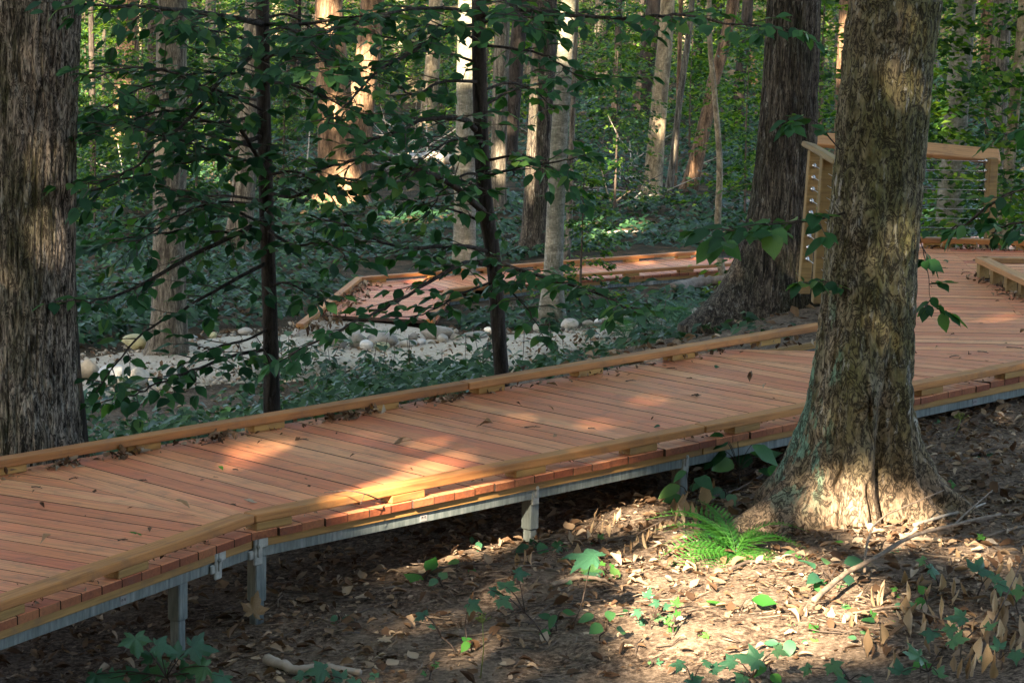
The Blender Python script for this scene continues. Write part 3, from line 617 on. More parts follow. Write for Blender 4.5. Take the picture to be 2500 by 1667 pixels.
# big mossy tree at the right
def right_flare(T, H):
    r = .03 * np.exp(-H / .5)
    for a, amp, w, hs in ((-2.80, .62, .30, .19), (-2.35, .26, .20, .26), (-1.66, .20, .34, .42), (-.34, .66, .24, .25), (-.72, .34, .16, .38), (.5, .4, .4, .3), (1.6, .3, .5, .3), (2.6, .4, .4, .3)):
        d = np.angle(np.exp(1j * (T - a - .10 * np.sin(H * 4)))); r = r + amp * np.exp(-(d / w) ** 2) * np.exp(-np.clip(H - .02, 0, 9) / hs) * .92
    return r
fR = furrows(11.3, .012, 20, 7.0, .9)
def right_disp(T, H, r):
    d = fR(T, H, r)
    u = np.cos(T) * .3; v = np.sin(T) * .3
    d = d + .026 * fbm(np.stack([u * 9, v * 9, H * 6], -1), 4) * (.35 + np.exp(-H / .9))
    smooth = sstep(.50, .25, H) * sstep(.45, .2, np.abs(np.angle(np.exp(1j * (T + 1.66)))))       # smoother bare wood at the foot
    d = d * (1 - .6 * smooth)
    for a, k, z1 in ((-1.98, .12, .42), (-1.42, -.10, .34)):                                       # two open cracks
        c = a + k * H + .06 * vnoise(np.stack([H * 11, H * 0 + a, H * 0], -1)); e = np.abs(np.angle(np.exp(1j * (T - c))))
        d = d - .055 * np.exp(-(e / .030) ** 2) * sstep(z1, z1 - .1, H) * sstep(.02, .08, H)
    e = (np.angle(np.exp(1j * (T + 1.50))) / .15) ** 2 + ((H - .72) / .10) ** 2; d = d + .030 * np.exp(-e) * (1 + .8 * np.sin(9 * np.arctan2(H - .72, .3 * np.angle(np.exp(1j * (T + 1.5))) + 1e-6)))
    e = (np.angle(np.exp(1j * (T + .40))) / .075) ** 2 + ((H - .17) / .055) ** 2; d = d + .06 * np.exp(-e / 2.4) - .17 * np.exp(-e * 1.5)
    g = np.angle(np.exp(1j * (T + 1.02 + .16 * np.sin(H * 3)))); d = d - .06 * np.exp(-(g / .13) ** 2) * sstep(1.25, .35, H)   # deep fold up the right side
    g = np.angle(np.exp(1j * (T + .55))); d = d - .07 * np.exp(-(g / .10) ** 2) * sstep(.8, .2, H)
    return d
P = path([(2088, 1262), (2082, 1130), (2112, 800), (2140, 500), (2170, 150), (2192, 0)], 14.35, top=17); P = P[1:] if P[0][2] < P[1][2] - 2 else P; P[0][2] = float(zg(P[0][0], P[0][1])) - .06; base = P[0].copy()
t_right = thing('tree', base, 'big mossy tree with flared roots and pale lichen standing before the boardwalk at right', 'tree')
obj('trunk', trunk_mesh('trunk', P[:-2], [.250, .247, .243, .239, .234, .230, .228][:len(P) - 2], M['bark_right'], 460, 380, base, right_disp, right_flare), t_right)
obj('trunk', trunk_mesh('trunk', [P[-3] - (P[-3] - P[-4]) * .04, P[-2], P[-1]], [.222, .19, .1], M['bark_right'], 20, 14, base), t_right); TREES.append((P[-1][0], P[-1][1], t_right))

# dark furrowed tree behind the boardwalk
def two_flare(T, H):
    r = .09 * np.exp(-H / .8)
    for a, amp, w in ((-2.7, .55, .45), (-.5, .25, .5), (-1.6, .12, .5), (1.5, .3, .6)):
        r = r + amp * np.exp(-(np.angle(np.exp(1j * (T - a))) / w) ** 2) * np.exp(-np.clip(H - .05, 0, 9) / .33)
    return r
P = path([(1895, 800), (1900, 640), (1920, 380), (1938, 0)], 22.4, top=16); base = P[0].copy()
t_two = thing('tree', base, 'dark deeply furrowed tree with spreading foot behind the boardwalk beside the short railing', 'tree')
nP = len(P) - 2
obj('trunk', trunk_mesh('trunk', P[:-2], np.interp(np.linspace(0, 1, nP), [0, .3, 1], [.25, .235, .205]), M['bark_two'], 320, 300, base, furrows(27.7, .015, 26, 2.4), two_flare), t_two)
obj('trunk', trunk_mesh('trunk', [P[-3] - (P[-3] - P[-4]) * .05, P[-2], P[-1]], [.20, .17, .09], M['bark_two'], 18, 12, base), t_two); TREES.append((P[-1][0], P[-1][1], t_two))

T = tree
t412, _ = T([(402, 905), (412, 760), (414, 400), (420, 50)], [92, 84, 80, 74], 30.3, 'bark_fine', 'straight grey trunk with fine bark at the near edge of the gravel on the left', seg=40, rings=60)
T([(576, 742), (590, 500), (612, 200), (622, 0)], [66, 58, 52, 46], 38.6, 'bark_fine', 'greyish trunk among ground plants, right of the straight grey trunk on the left', seg=24)
T([(832, 612), (834, 480), (818, 260), (802, 0)], [122, 112, 88, 66], 45, 'bark_brown', 'broad brown trunk brightly lit by the sun beyond the far boardwalk', seg=32, rings=50, flare=.35)
T([(872, 560), (868, 430), (885, 230), (910, 0)], [70, 66, 64, 58], 49, 'bark_brown', 'leaning red brown trunk just behind the sunlit broad trunk', seg=20)
T([(1135, 806), (1134, 600), (1137, 300), (1141, 0)], [60, 54, 50, 46], 36.3, 'bark_grey', 'pale speckled trunk rising from the far edge of the gravel near the picture centre', seg=28, rings=40, flare=.4)
T([(1208, 640), (1214, 500), (1222, 200), (1228, 0)], [40, 39, 38, 36], 44, 'bark_fine', 'light grey straight trunk just right of the pale speckled trunk', seg=20)
T([(1232, 560), (1242, 400), (1262, 120), (1272, 0)], [34, 36, 38, 34], 50, 'bark_dark', 'dark leaning trunk half behind the light grey straight trunk in the middle')
T([(1300, 732), (1305, 560), (1322, 250), (1332, 0)], [76, 66, 62, 56], 39.4, 'bark_two', 'thick dark furrowed trunk behind the slim grey beech in the centre', seg=30, rings=50)
T([(1345, 846), (1352, 640), (1362, 400), (1378, 150), (1388, 0)], [56, 46, 43, 40, 36], 33.2, 'bark_grey', 'slim grey beech with speckled bark standing in front of the gravel, picture centre', seg=28, rings=44, flare=.45)
T([(1373, 620), (1374, 480), (1378, 300)], [15, 13, 11], 46, 'bark_tan', 'very thin pale yellow stem just right of the slim grey beech', top=7, seg=8)
T([(1378, 735), (1388, 560), (1396, 330), (1406, 40)], [17, 16, 14, 13], 38, 'bark_fine', 'thin grey stem rising in front of the far boardwalk beside the slim grey beech', top=9, seg=10)
T([(1540, 500), (1552, 330), (1588, 90), (1596, 0)], [46, 44, 40, 36], 60, 'bark_dark', 'dark trunk leaning slightly right deep in the woods behind the far boardwalk')
T([(1576, 618), (1590, 480), (1612, 230), (1630, 0)], [54, 46, 40, 36], 46.3, 'bark_tan', 'tan trunk lit at its foot directly behind the far boardwalk', seg=22, rings=36, flare=.3)
T([(1614, 612), (1632, 470), (1660, 240), (1690, 0)], [20, 18, 16, 14], 46.8, 'bark_fine', 'slender leaning stem just right of the tan sunlit trunk', top=9, seg=10)
T([(1628, 608), (1642, 480), (1654, 300), (1660, 100)], [15, 13, 12, 11], 47.2, 'bark_brown', 'thin brown stem between the slender leaning stem and the bent brown trunk', top=9, seg=8)
T([(1640, 612), (1672, 480), (1722, 300), (1752, 150), (1790, 0)], [42, 38, 34, 30, 28], 47.6, 'bark_brown', 'bent brown trunk leaning to the right behind the far boardwalk', seg=18)
T([(1760, 742), (1764, 690), (1752, 560), (1757, 400), (1742, 200), (1732, 60)], [20, 17, 16, 15, 13, 12], 36.5, 'bark_tan', 'crooked slim pale sapling stem between the far boardwalk and the dark furrowed tree', top=8, seg=10, rings=40)
T([(2070, 480), (2068, 300), (2078, 0)], [64, 62, 58], 40, 'bark_brown', 'brown trunk glimpsed between the two big trees at the right', seg=18)
T([(2316, 610), (2322, 450), (2340, 200), (2356, 0)], [70, 64, 58, 52], 28.5, 'bark_grey', 'smooth grey trunk standing behind the cable railing right of the big mossy tree', seg=26, rings=44)
T([(2426, 480), (2434, 300), (2448, 0)], [50, 48, 44], 34, 'bark_fine', 'grey trunk behind the right end of the cable railing', seg=20)
T([(2450, 560), (2462, 420), (2482, 200), (2500, 0)], [32, 30, 28, 26], 30.6, 'bark_tan', 'pale slim trunk at the right edge behind the railing post', seg=16)
T([(2235, 420), (2245, 250), (2255, 0)], [40, 38, 36], 52, 'bark_dark', 'dark trunk far behind, just right of the big mossy tree')
T([(2420, 300), (2412, 150), (2410, 0)], [34, 32, 30], 50, 'bark_brown', 'far reddish trunk between two grey trunks at the upper right')
T([(300, 420), (305, 240), (312, 0)], [62, 56, 50], 54, 'bark_brown', 'brown mossy trunk deep in the woods left of the straight grey trunk', seg=18)
T([(368, 470), (370, 240), (376, 0)], [34, 32, 30], 50, 'bark_dark', 'dark trunk close behind the left side of the straight grey trunk')
T([(228, 560), (226, 300), (222, 0)], [16, 15, 13], 44, 'bark_dark', 'thin dark stem beside the thick ridged tree on the left', top=9, seg=8)
T([(254, 340), (252, 180), (256, 0)], [10, 9, 8], 56, 'bark_tan', 'thin pale stem in the light at the far left', top=9, seg=8)
T([(498, 520), (505, 260), (515, 0)], [30, 28, 26], 53, 'bark_fine', 'slim trunk deep in the woods right of the straight grey trunk')
T([(702, 430), (712, 200), (722, 0)], [34, 30, 28], 56, 'bark_dark', 'dark trunk left of the sunlit broad trunk, deep in the woods')
T([(742, 400), (752, 180), (742, 0)], [30, 28, 26], 62, 'bark_fine', 'pale trunk close to the left of the sunlit broad trunk')
T([(1040, 430), (1050, 230), (1064, 0)], [40, 38, 34], 58, 'bark_tan', 'pale trunk in the light far behind the arching dark sapling')
T([(1466, 330), (1468, 130), (1472, 0)], [42, 40, 38], 72, 'bark_fine', 'distant pale trunk at the top right of centre')
T([(1490, 520), (1498, 300), (1512, 0)], [18, 17, 15], 58, 'bark_dark', 'thin dark trunk deep in the woods, right of the slim grey beech')
T([(1700, 560), (1690, 300), (1712, 0)], [26, 25, 22], 64, 'bark_dark', 'dark far trunk right of the bent brown trunk')
T([(1800, 430), (1806, 200), (1826, 0)], [30, 28, 26], 58, 'bark_dark', 'dark far trunk left of the dark furrowed tree')
T([(1280, 420), (1276, 200), (1282, 0)], [46, 44, 42], 64, 'bark_fine', 'broad grey trunk far behind in the middle')
FARX = [(150, 70), (340, 78), (450, 66), (545, 82), (655, 74), (690, 88), (775, 80), (930, 70), (975, 84), (1010, 66), (1085, 78), (1165, 86), (1195, 72), (1430, 80), (1525, 86), (1570, 76), (1655, 84), (1745, 72), (1775, 88), (1850, 70), (2020, 64), (2100, 80), (2190, 66), (2290, 74), (2380, 84), (2470, 70)]
for x, Y in FARX:
    l = rng.normal() * 14
    g = CAM + ray(x, 300) * (Y / ray(x, 300)[1]); g = np.array([g[0], Y, zg(g[0], Y)])
    T([(x, 420), (x + l, 180), (x + 1.5 * l, 0)], [22 + 14 * rng.random()] * 3, Y, ['bark_dark', 'bark_fine', 'bark_brown', 'bark_tan'][rng.integers(4)], 'slender trunk standing in the leafy distance of the woods', 'slender trunks in the leafy distance', seg=9, rings=14)
# trees out of the picture whose crowns shade it
OFF = [(-9, 12), (-13, 20), (-7, 3), (-2.5, -4), (4, -3), (8, 5), (-14, 4), (-6, -11), (1, -12), (8, -9), (-16, -6), (7, 13), (11, 20), (-8, 24), (-12, 32), (9, 30), (12, 40), (-14, 44), (-20, 14), (-10, -16), (3, -19), (-20, -2)]
for X, Y in OFF:
    g = float(zg(X, Y)); b = np.array([X, Y, g]); t = thing('tree', b, 'tall tree standing outside the picture', 'tree', 'trees outside the picture')
    bm = MB(); bm.tube([(0, 0, -.1), (.05, 0, 5), (.2, .1, 11), (.3, .2, 15)], [.26, .21, .17, .08], 10); obj('trunk', bm.mesh('trunk', [M['bark_fine']], True), t); TREES.append((X, Y, t))

# crowns: unseen canopy shaped to block the sun; each leaf given to the nearest tree
def hole_list():  # canopy gaps cut towards the sun to put light on chosen spots
    H = []
    def h(P, r): H.append((np.asarray(P, float), r))
    for x, y, r in ((1075, 1136, .01), (1140, 1116, -.05), (1010, 1160, -.05), (1050, 1075, -.04), (1420, 1045, -.03), (1800, 870, -.05)): h(on(x, y, 0), r)
    hr = random.Random(4)
    for k in range(26): h(on(hr.uniform(100, 2400), hr.uniform(900, 1300), 0), hr.uniform(-.10, -.05))
    for k in range(22): h(gp(hr.uniform(1000, 2500), hr.uniform(1250, 1660)), hr.uniform(-.10, -.03))
    for x, y, r in ((1770, 1470, .40), (1860, 1520, .42), (1690, 1400, .16), (1960, 1540, .30), (1640, 1350, .06), (1740, 1560, .3), (1700, 1490, .28), (2250, 1300, .03), (2330, 1380, .02), (2180, 1290, .08), (1120, 1350, .10), (1010, 1385, .0), (1250, 1310, .04), (1480, 1290, .03), (1560, 1260, .03), (1450, 1420, .0), (1520, 1500, .02)):
        h(gp(x, y), r)
    for x, y, Y, r in ((2065, 1245, 14.05, .10), (2015, 1235, 14.05, .03), (2095, 1205, 14.05, -.03), (2135, 640, 14.1, -.03), (2150, 525, 14.1, -.06), (2195, 200, 14.1, -.02), (2180, 60, 14.1, -.04), (20, 650, 15.6, -.05), (30, 100, 15.6, -.04),
        (830, 560, 44.6, .3), (825, 490, 44.6, .3), (845, 430, 44.6, .15), (815, 260, 44.6, .1), (800, 30, 44.6, .15), (870, 180, 48.7, .4), (1578, 560, 46, .2), (1588, 490, 46, .05), (1608, 300, 46, .05), (1373, 560, 46, .2), (2065, 110, 39.7, .3), (2412, 190, 50, .4), (310, 320, 53.6, .4), (305, 250, 53.6, .3), (2330, 430, 28, .12)):
        h(at(x, y, Y), r)
    for x, y, r in ((1700, 618, .22), (1640, 610, .1)): h(on(x, y, ZF), r)
    for x, y, r in ((1030, 535, .35), (1480, 560, .5), (1440, 580, .3), (480, 440, 1.0), (560, 420, .8)): h(gp(x, y), r)
    return H
def canopy():
    n = 240000
    X = rng.uniform(-24, 17, n); Y = rng.uniform(-20, 62, n); Z = rng.uniform(9.0, 16.0, n)
    keep = (X > -24 + .0 * Y) & (np.abs(X - .18 * Y) < 13 + .06 * np.clip(Y, 0, 80) + 9 * (X < 0))
    dens = .62 + .5 * fbm(np.stack([X * .25, Y * .25, Z * .3], -1), 2); dens = np.where(Y > 27, dens * np.interp(Y, [27, 40, 50, 62], [1, .85, .34, .16]), dens)
    keep &= rng.random(n) < dens + .30 * (Y < 27)
    P = np.stack([X, Y, Z], -1)[keep]
    for c, r in hole_list():
        d = P - c; s = d @ TO_SUN; q = d - s[:, None] * TO_SUN; P = P[~((np.linalg.norm(q, axis=1) < r + .14) & (s > 0))]
    n = len(P); nrm = TO_SUN * [1, 1, .1] + rng.normal(0, .22, (n, 3)); nrm /= np.linalg.norm(nrm, axis=1, keepdims=True)
    x = np.cross(nrm, rng.normal(0, 1, (n, 3))); Rm = frame_from(x, nrm) * (rng.uniform(.30, .48, n))[:, None, None]
    own = np.argmin((P[:, :1] - np.array([t[0] for t in TREES])) ** 2 + (P[:, 1:2] - np.array([t[1] for t in TREES])) ** 2, axis=1)
    tm = (np.array([(-.5, 0, 0), (-.1, -.33, .04), (.5, 0, -.03), (-.1, .33, .04)]), np.array([(0, 1, 2, 3)]))
    for k, (x_, y_, t) in enumerate(TREES):
        s = own == k
        if s.sum() > 5: tag(obj('crown', soup('crown', tm, Rm[s], P[s] - np.array(t.location), [M['leaf_canopy']]), t))
canopy()
def leaf_screen():                         # unseen leaf screen added behind the camera to block low sky light
    n = 90000; X = rng.uniform(-34, 28, n); Y = rng.uniform(-26, -8, n); Z = -.2 + 9.7 * rng.random(n) ** 1.25; P = np.stack([X, Y, Z], -1); nn = rng.normal(0, 1, (n, 3)); Rm = frame_from(rng.normal(0, 1, (n, 3)), nn) * rng.uniform(.32, .55, n)[:, None, None]
    TT = [t for t in TREES if t[1] < 6]; own = np.argmin((P[:, :1] - np.array([t[0] for t in TT])) ** 2 + (P[:, 1:2] - np.array([t[1] for t in TT])) ** 2, axis=1)
    tm = (np.array([(-.5, 0, 0), (-.1, -.33, .04), (.5, 0, -.03), (-.1, .33, .04)]), np.array([(0, 1, 2, 3)]))
    for k, (x_, y_, t) in enumerate(TT):
        s = own == k
        if s.sum() > 5: obj('low_leaf_screen', soup('low_leaf_screen', tm, Rm[s], P[s] - np.array(t.location), [M['leaf_canopy']]), t)
leaf_screen()
# ---------------------------------------------------------------- leaf shapes (unit length, x along the leaf)
def leaf_tmpl(w=.36, fold=.18, droop=.25, curl=0.0, side=0.0):
    t = [0, .10, .28, .52, .75, .90, 1.0]; ww = [.0, .19, .34, .35, .20, .07, 0]; V = []; F = []
    for i, (a, b) in enumerate(zip(t, ww)):
        z = -droop * a * a + curl * a ** 3; y = b * w / .36
        V += [(a, -y, z + fold * y + .03 * math.sin(9 * a)), (a, side * a * (1 - a), z), (a, y, z + fold * y - .03 * math.sin(9 * a + 1))]
    for i in range(6):
        b = i * 3; F += [(b, b + 3, b + 4, b + 1), (b + 1, b + 4, b + 5, b + 2)]
    return np.array(V), np.array(F)
LEAFS = [leaf_tmpl(.30, .15, .18), leaf_tmpl(.27, .35, .35, .1, .15), leaf_tmpl(.33, .08, .40, .15, -.1), leaf_tmpl(.28, .25, .05, .1), leaf_tmpl(.30, .45, .50, .3, .2)]
SMALL = (np.array([(0, 0, 0), (.45, -.27, .05), (1, 0, -.12), (.45, .27, .05), (.5, 0, -.02)]), np.array([(0, 1, 4, 0), (1, 2, 4, 1), (0, 4, 3, 0), (4, 2, 3, 4)]))
SMALL = (SMALL[0], np.array([(0, 1, 4), (1, 2, 4), (0, 4, 3), (4, 2, 3)]))
QUAD = (np.array([(0, 0, 0), (.5, -.32, .06), (1, 0, -.10), (.5, .32, .06)]), np.array([(0, 1, 2, 3)]))
def maple_tmpl(seed=0, cup=.12):
    r = random.Random(seed); pts = []
    tips = [(-2.15, .50), (-1.12, .78), (0, 1.0), (1.12, .78), (2.15, .50)]
    for k, (a, L) in enumerate(tips):
        L *= r.uniform(.92, 1.06)
        pts += [(a - .36, L * .66), (a - .20, L * .70), (a - .13, L * .80), (a, L), (a + .13, L * .80), (a + .20, L * .70), (a + .36, L * .66)]
        if k < 4: pts.append(((a + tips[k + 1][0]) / 2, .42 + .05 * r.random()))
    pts = [(-2.9, .12)] + pts + [(2.9, .12)]
    V = [(0, 0, 0)] + [(l * math.cos(a) * .62 + .0, l * math.sin(a) * .62, -cup * l * l + .07 * l * math.cos(5.6 * a) + .02 * r.uniform(-1, 1)) for a, l in pts]
    return np.array(V), np.array([(0, i, i + 1) for i in range(1, len(pts))])
MAPLES = [maple_tmpl(s, c) for s, c in ((1, .12), (2, .28), (3, .02), (4, .42))]
def dry_tmpl(seed, roll, bend):          # a shrivelled leaf rolled along its length
    r = random.Random(seed); t = np.linspace(0, 1, 7); V = []; ww = [.03, .2, .32, .34, .25, .13, .02]
    for a, w in zip(t, ww):
        for k in (-1, -.5, 0, .5, 1):
            an = k * roll * (1 + .3 * math.sin(7 * a + seed)); R_ = w / max(roll, .3)
            V.append((a, R_ * math.sin(an) + .03 * r.uniform(-1, 1), R_ * (1 - math.cos(an)) - bend * a * a + .03 * r.uniform(-1, 1)))
    F = [(i * 5 + j, i * 5 + 5 + j, i * 5 + 6 + j, i * 5 + 1 + j) for i in range(6) for j in range(4)]
    return np.array(V), np.array(F)
DRY = [dry_tmpl(1, .7, .1), dry_tmpl(2, 1.5, .3), dry_tmpl(3, 2.2, -.1), dry_tmpl(4, .4, -.25), dry_tmpl(5, 1.1, .5)]
DRYQ = (np.array([(0, 0, .0), (.3, -.28, .12), (.75, -.2, .02), (1, .0, .14), (.7, .25, .10), (.28, .27, .0), (.5, 0, -.02)]), np.array([(6, 0, 1), (6, 1, 2), (6, 2, 3), (6, 3, 4), (6, 4, 5), (6, 5, 0)]))
def litter_tmpl():
    out = []
    for k in range(12):
        r = np.random.default_rng(k + 40); t = np.array([0, .3, .62, 1.0]); w = np.array([.06, .30, .26, .04]) * r.uniform(.6, 1.3); roll = r.uniform(.2, 2.0); bend = r.uniform(-.3, .4); V = []
        for a, ww in zip(t, w):
            for q in (-1, 0, 1):
                an = q * roll; R_ = ww / roll; V.append((a + r.normal(0, .05), R_ * math.sin(an) + r.normal(0, .05), R_ * (1 - math.cos(an)) - bend * a * a + r.normal(0, .04)))
        V = np.array(V); V[:, 2] -= V[:, 2].min() * .8; out.append(V)
    return np.array(out), np.array([(i * 3 + j, i * 3 + 3 + j, i * 3 + 4 + j, i * 3 + 1 + j) for i in range(3) for j in range(2)])
LIT = litter_tmpl()
_lm = {}
def leaf_mesh(kind, k, mat):
    key = (kind, k, mat)
    if key not in _lm:
        t = {'leaf': LEAFS, 'maple': MAPLES, 'dry': DRY}[kind][k]; _lm[key] = new_mesh('leaf', t[0], t[1], [M[mat]], True)
    return _lm[key]

# ---------------------------------------------------------------- leafy saplings in the foreground
def spray_from(br, r0, dens, reach, size, rs, tw_t=.10):
    """twigs and leaves along one limb (a world polyline); returns twig polylines and leaf frames"""
    br = np.asarray(br); L = np.concatenate([[0], np.cumsum(np.linalg.norm(np.diff(br, axis=0), axis=1))]); tot = L[-1]
    twigs = []; lf = []
    s = rs.uniform(.15, .25) * min(tot, 1); side = 1
    while s < tot:
        p = np.array([np.interp(s, L, br[:, k]) for k in range(3)]); q = np.array([np.interp(min(s + .05, tot), L, br[:, k]) for k in range(3)]) - np.array([np.interp(max(s - .05, 0), L, br[:, k]) for k in range(3)])
        q /= np.linalg.norm(q) + 1e-9; hor = np.array([q[0], q[1], q[2] * .5])
        yaw = side * rs.uniform(.5, 1.25); c, sn = math.cos(yaw), math.sin(yaw); d = np.array([hor[0] * c - hor[1] * sn, hor[0] * sn + hor[1] * c, hor[2] + rs.normal(0, .22)]); d /= np.linalg.norm(d)
        ln = reach * rs.uniform(.45, 1.0) * (1.05 - .55 * s / tot); n = max(3, int(ln / .085)); pts = [p]; dd = d.copy()
        for k in range(n):
            dd = dd + rs.normal(0, .10, 3) + np.array([0, 0, -.035]); dd /= np.linalg.norm(dd); pts.append(pts[-1] + dd * ln / n)
            ls = 1 if k % 2 else -1
            for m in ((ls,) if k < n - 1 else (ls, 0)):
                ya = m * rs.uniform(.45, 1.15); c, sn = math.cos(ya), math.sin(ya); x = np.array([dd[0] * c - dd[1] * sn, dd[0] * sn + dd[1] * c, dd[2] - rs.uniform(-.1, .5)]); x /= np.linalg.norm(x)
                nn = np.array([rs.normal(0, .34), rs.normal(0, .30) - .10, 1.0]); lf.append((pts[-1], x, nn, size * rs.uniform(.65, 1.15)))
        twigs.append(pts); side = -side; s += rs.uniform(.6, 1.4) / dens
    e = br[-1] - br[-2]; e /= np.linalg.norm(e)
    for k in range(3): lf.append((br[-1] - e * .05 * k, e + rs.normal(0, .4, 3) + [0, 0, -.2], np.array([rs.normal(0, .3), rs.normal(0, .3) - .2, 1]), size * rs.uniform(.7, 1.1)))
    return twigs, lf
def leafy(root, limbs, mat, seed, limbmat='bark_dark', cap_leaves=300, leafname='leaf'):
    """limbs: (world polyline, base radius, density per m, twig reach, leaf size); leaves nearest the camera become parts, any further ones one joined part"""
    rs = np.random.default_rng(seed); base = np.array(root.location); allL = []; tb = MB()
    for pl, r0, dens, reach, size in limbs:
        c = curve(pl, max(8, 5 * len(pl))); n = len(c); c = c + rs.normal(0, .006, c.shape) * np.linspace(0, 1, n)[:, None]
        b = MB(); b.tube(c - base, np.linspace(r0, r0 * .25, n), 7); obj('branch', b.mesh('branch', [M[limbmat]], True), root)
        tw, lf = spray_from(c, r0, dens * 2.5, reach, size, rs)
        for t in tw: tb.tube([p - base for p in t], np.linspace(.0042, .0016, len(t)), 4, cap=False)
        allL += lf
    if tb.V: tag(obj('twig', tb.mesh('twig', [M['twig']], True), root), kind='stuff')
    rs.shuffle(allL) if len(allL) < cap_leaves else None
    allL.sort(key=lambda l: -l[3]); head, rest = allL[:cap_leaves], allL[cap_leaves:]
    for p, x, nn, s in head:
        R3 = frame_from(x, nn) * s; k = int(rs.integers(5)); obj(leafname, leaf_mesh('leaf', k, mat), root, mat=mat4(R3, p - base))
    if rest:
        x = np.array([l[1] for l in rest]); nn = np.array([l[2] for l in rest]); R3 = frame_from(x, nn) * np.array([l[3] for l in rest])[:, None, None]
        tag(obj('foliage', soup('foliage', LEAFS[0], R3, np.array([l[0] for l in rest]) - base, [M[mat]], smooth=True), root), kind='stuff')
    return len(allL)
def limb(px, Y0, Y1=None):
    Y1 = Y0 if Y1 is None else Y1
    return np.array([at(x, y, Y0 + (Y1 - Y0) * k / (len(px) - 1)) for k, (x, y) in enumerate(px)])
YLs, YC = 17.2, 17.6
tL, _ = tree([(664, 1000), (660, 800), (650, 500), (643, 250), (641, 30)], [42, 38, 36, 34, 32], YLs, 'bark_dark', 'dark upright sapling with spreading leafy branches left of centre, just behind the boardwalk', name='sapling', top=7.0, seg=14, rings=50, flare=.1)
S = .104
limbsL = [
 (limb([(644, 60), (560, 42), (452, 26), (330, 16), (200, 14)], YLs, 15.2), .020, 5.5, .62, S),
 (limb([(648, 90), (600, 150), (560, 170), (480, 270), (400, 345), (310, 420), (190, 455)], YLs, 15.6), .018, 5.0, .55, S),
 (limb([(647, 330), (560, 360), (470, 395), (340, 430), (210, 470)], YLs, 16.2), .015, 5.0, .55, S),
 (limb([(652, 530), (600, 560), (452, 633), (325, 705), (217, 738), (176, 730)], YLs, 15.6), .018, 4.6, .5, S),
 (limb([(650, 420), (590, 320), (520, 235), (440, 185), (330, 165), (220, 190)], YLs, 15.4), .015, 5.5, .55, S),
 (limb([(655, 640), (560, 690), (440, 760), (330, 830), (230, 960)], YLs, 15.9), .014, 4.2, .42, S),
 (limb([(662, 850), (560, 870), (470, 905), (380, 940), (300, 975)], YLs, 16.0), .013, 6.0, .5, S * 1.05),
 (limb([(662, 800), (600, 830), (520, 850), (430, 900)], YLs, 16.6), .010, 6.0, .5, S),
 (limb([(650, 470), (720, 480), (800, 440), (880, 440)], YLs, 16.0), .013, 5.5, .5, S),
 (limb([(650, 560), (720, 600), (790, 590), (860, 640)], YLs, 16.2), .012, 4.5, .42, S),
 (limb([(658, 700), (700, 690), (760, 720), (800, 740)], YLs, 16.6), .010, 4.0, .35, S),
 (limb([(645, 200), (720, 210), (820, 250), (900, 300)], YLs, 16.2), .013, 5.0, .5, S),
 (limb([(642, 60), (740, 60), (850, 42), (960, 40)], YLs, 16.4), .014, 4.5, .45, S),
 (limb([(648, 280), (520, 300), (420, 270), (300, 300), (215, 330)], YLs, 15.8), .012, 4.5, .5, S)]
def extra_limbs(stem, Y, n, left, right, y0, y1, seed):
    r = random.Random(seed); out = []
    for k in range(n):
        y = y0 + (y1 - y0) * (k + r.random()) / n; x = np.interp(y, [p[1] for p in stem], [p[0] for p in stem]); d = -1 if r.random() < left / (left + right) else 1
        L = (left if d < 0 else right) * r.uniform(.45, 1.0); dy = r.uniform(-110, 130); out.append((limb([(x, y), (x + d * L * .35, y - 25 + dy * .15), (x + d * L * .7, y - 20 + dy * .5), (x + d * L, y + dy)], Y, Y + r.uniform(-1.8, .9)), .010, r.uniform(4.5, 6), r.uniform(.35, .5), S))
    return out
limbsL += extra_limbs([(643, 0), (662, 900)], YLs, 15, 440, 210, 20, 620, 5)
leafy(tL, limbsL, 'leaf_dark', 11)
tC, _ = tree([(1226, 925), (1218, 820), (1206, 640), (1185, 500), (1173, 300), (1170, 150), (1168, 30)], [36, 36, 38, 40, 36, 36, 34], YC, 'bark_dark', 'dark slightly bent sapling with long arching leafy branches in the middle of the picture', name='sapling', top=6.5, seg=14, rings=50, flare=.1)
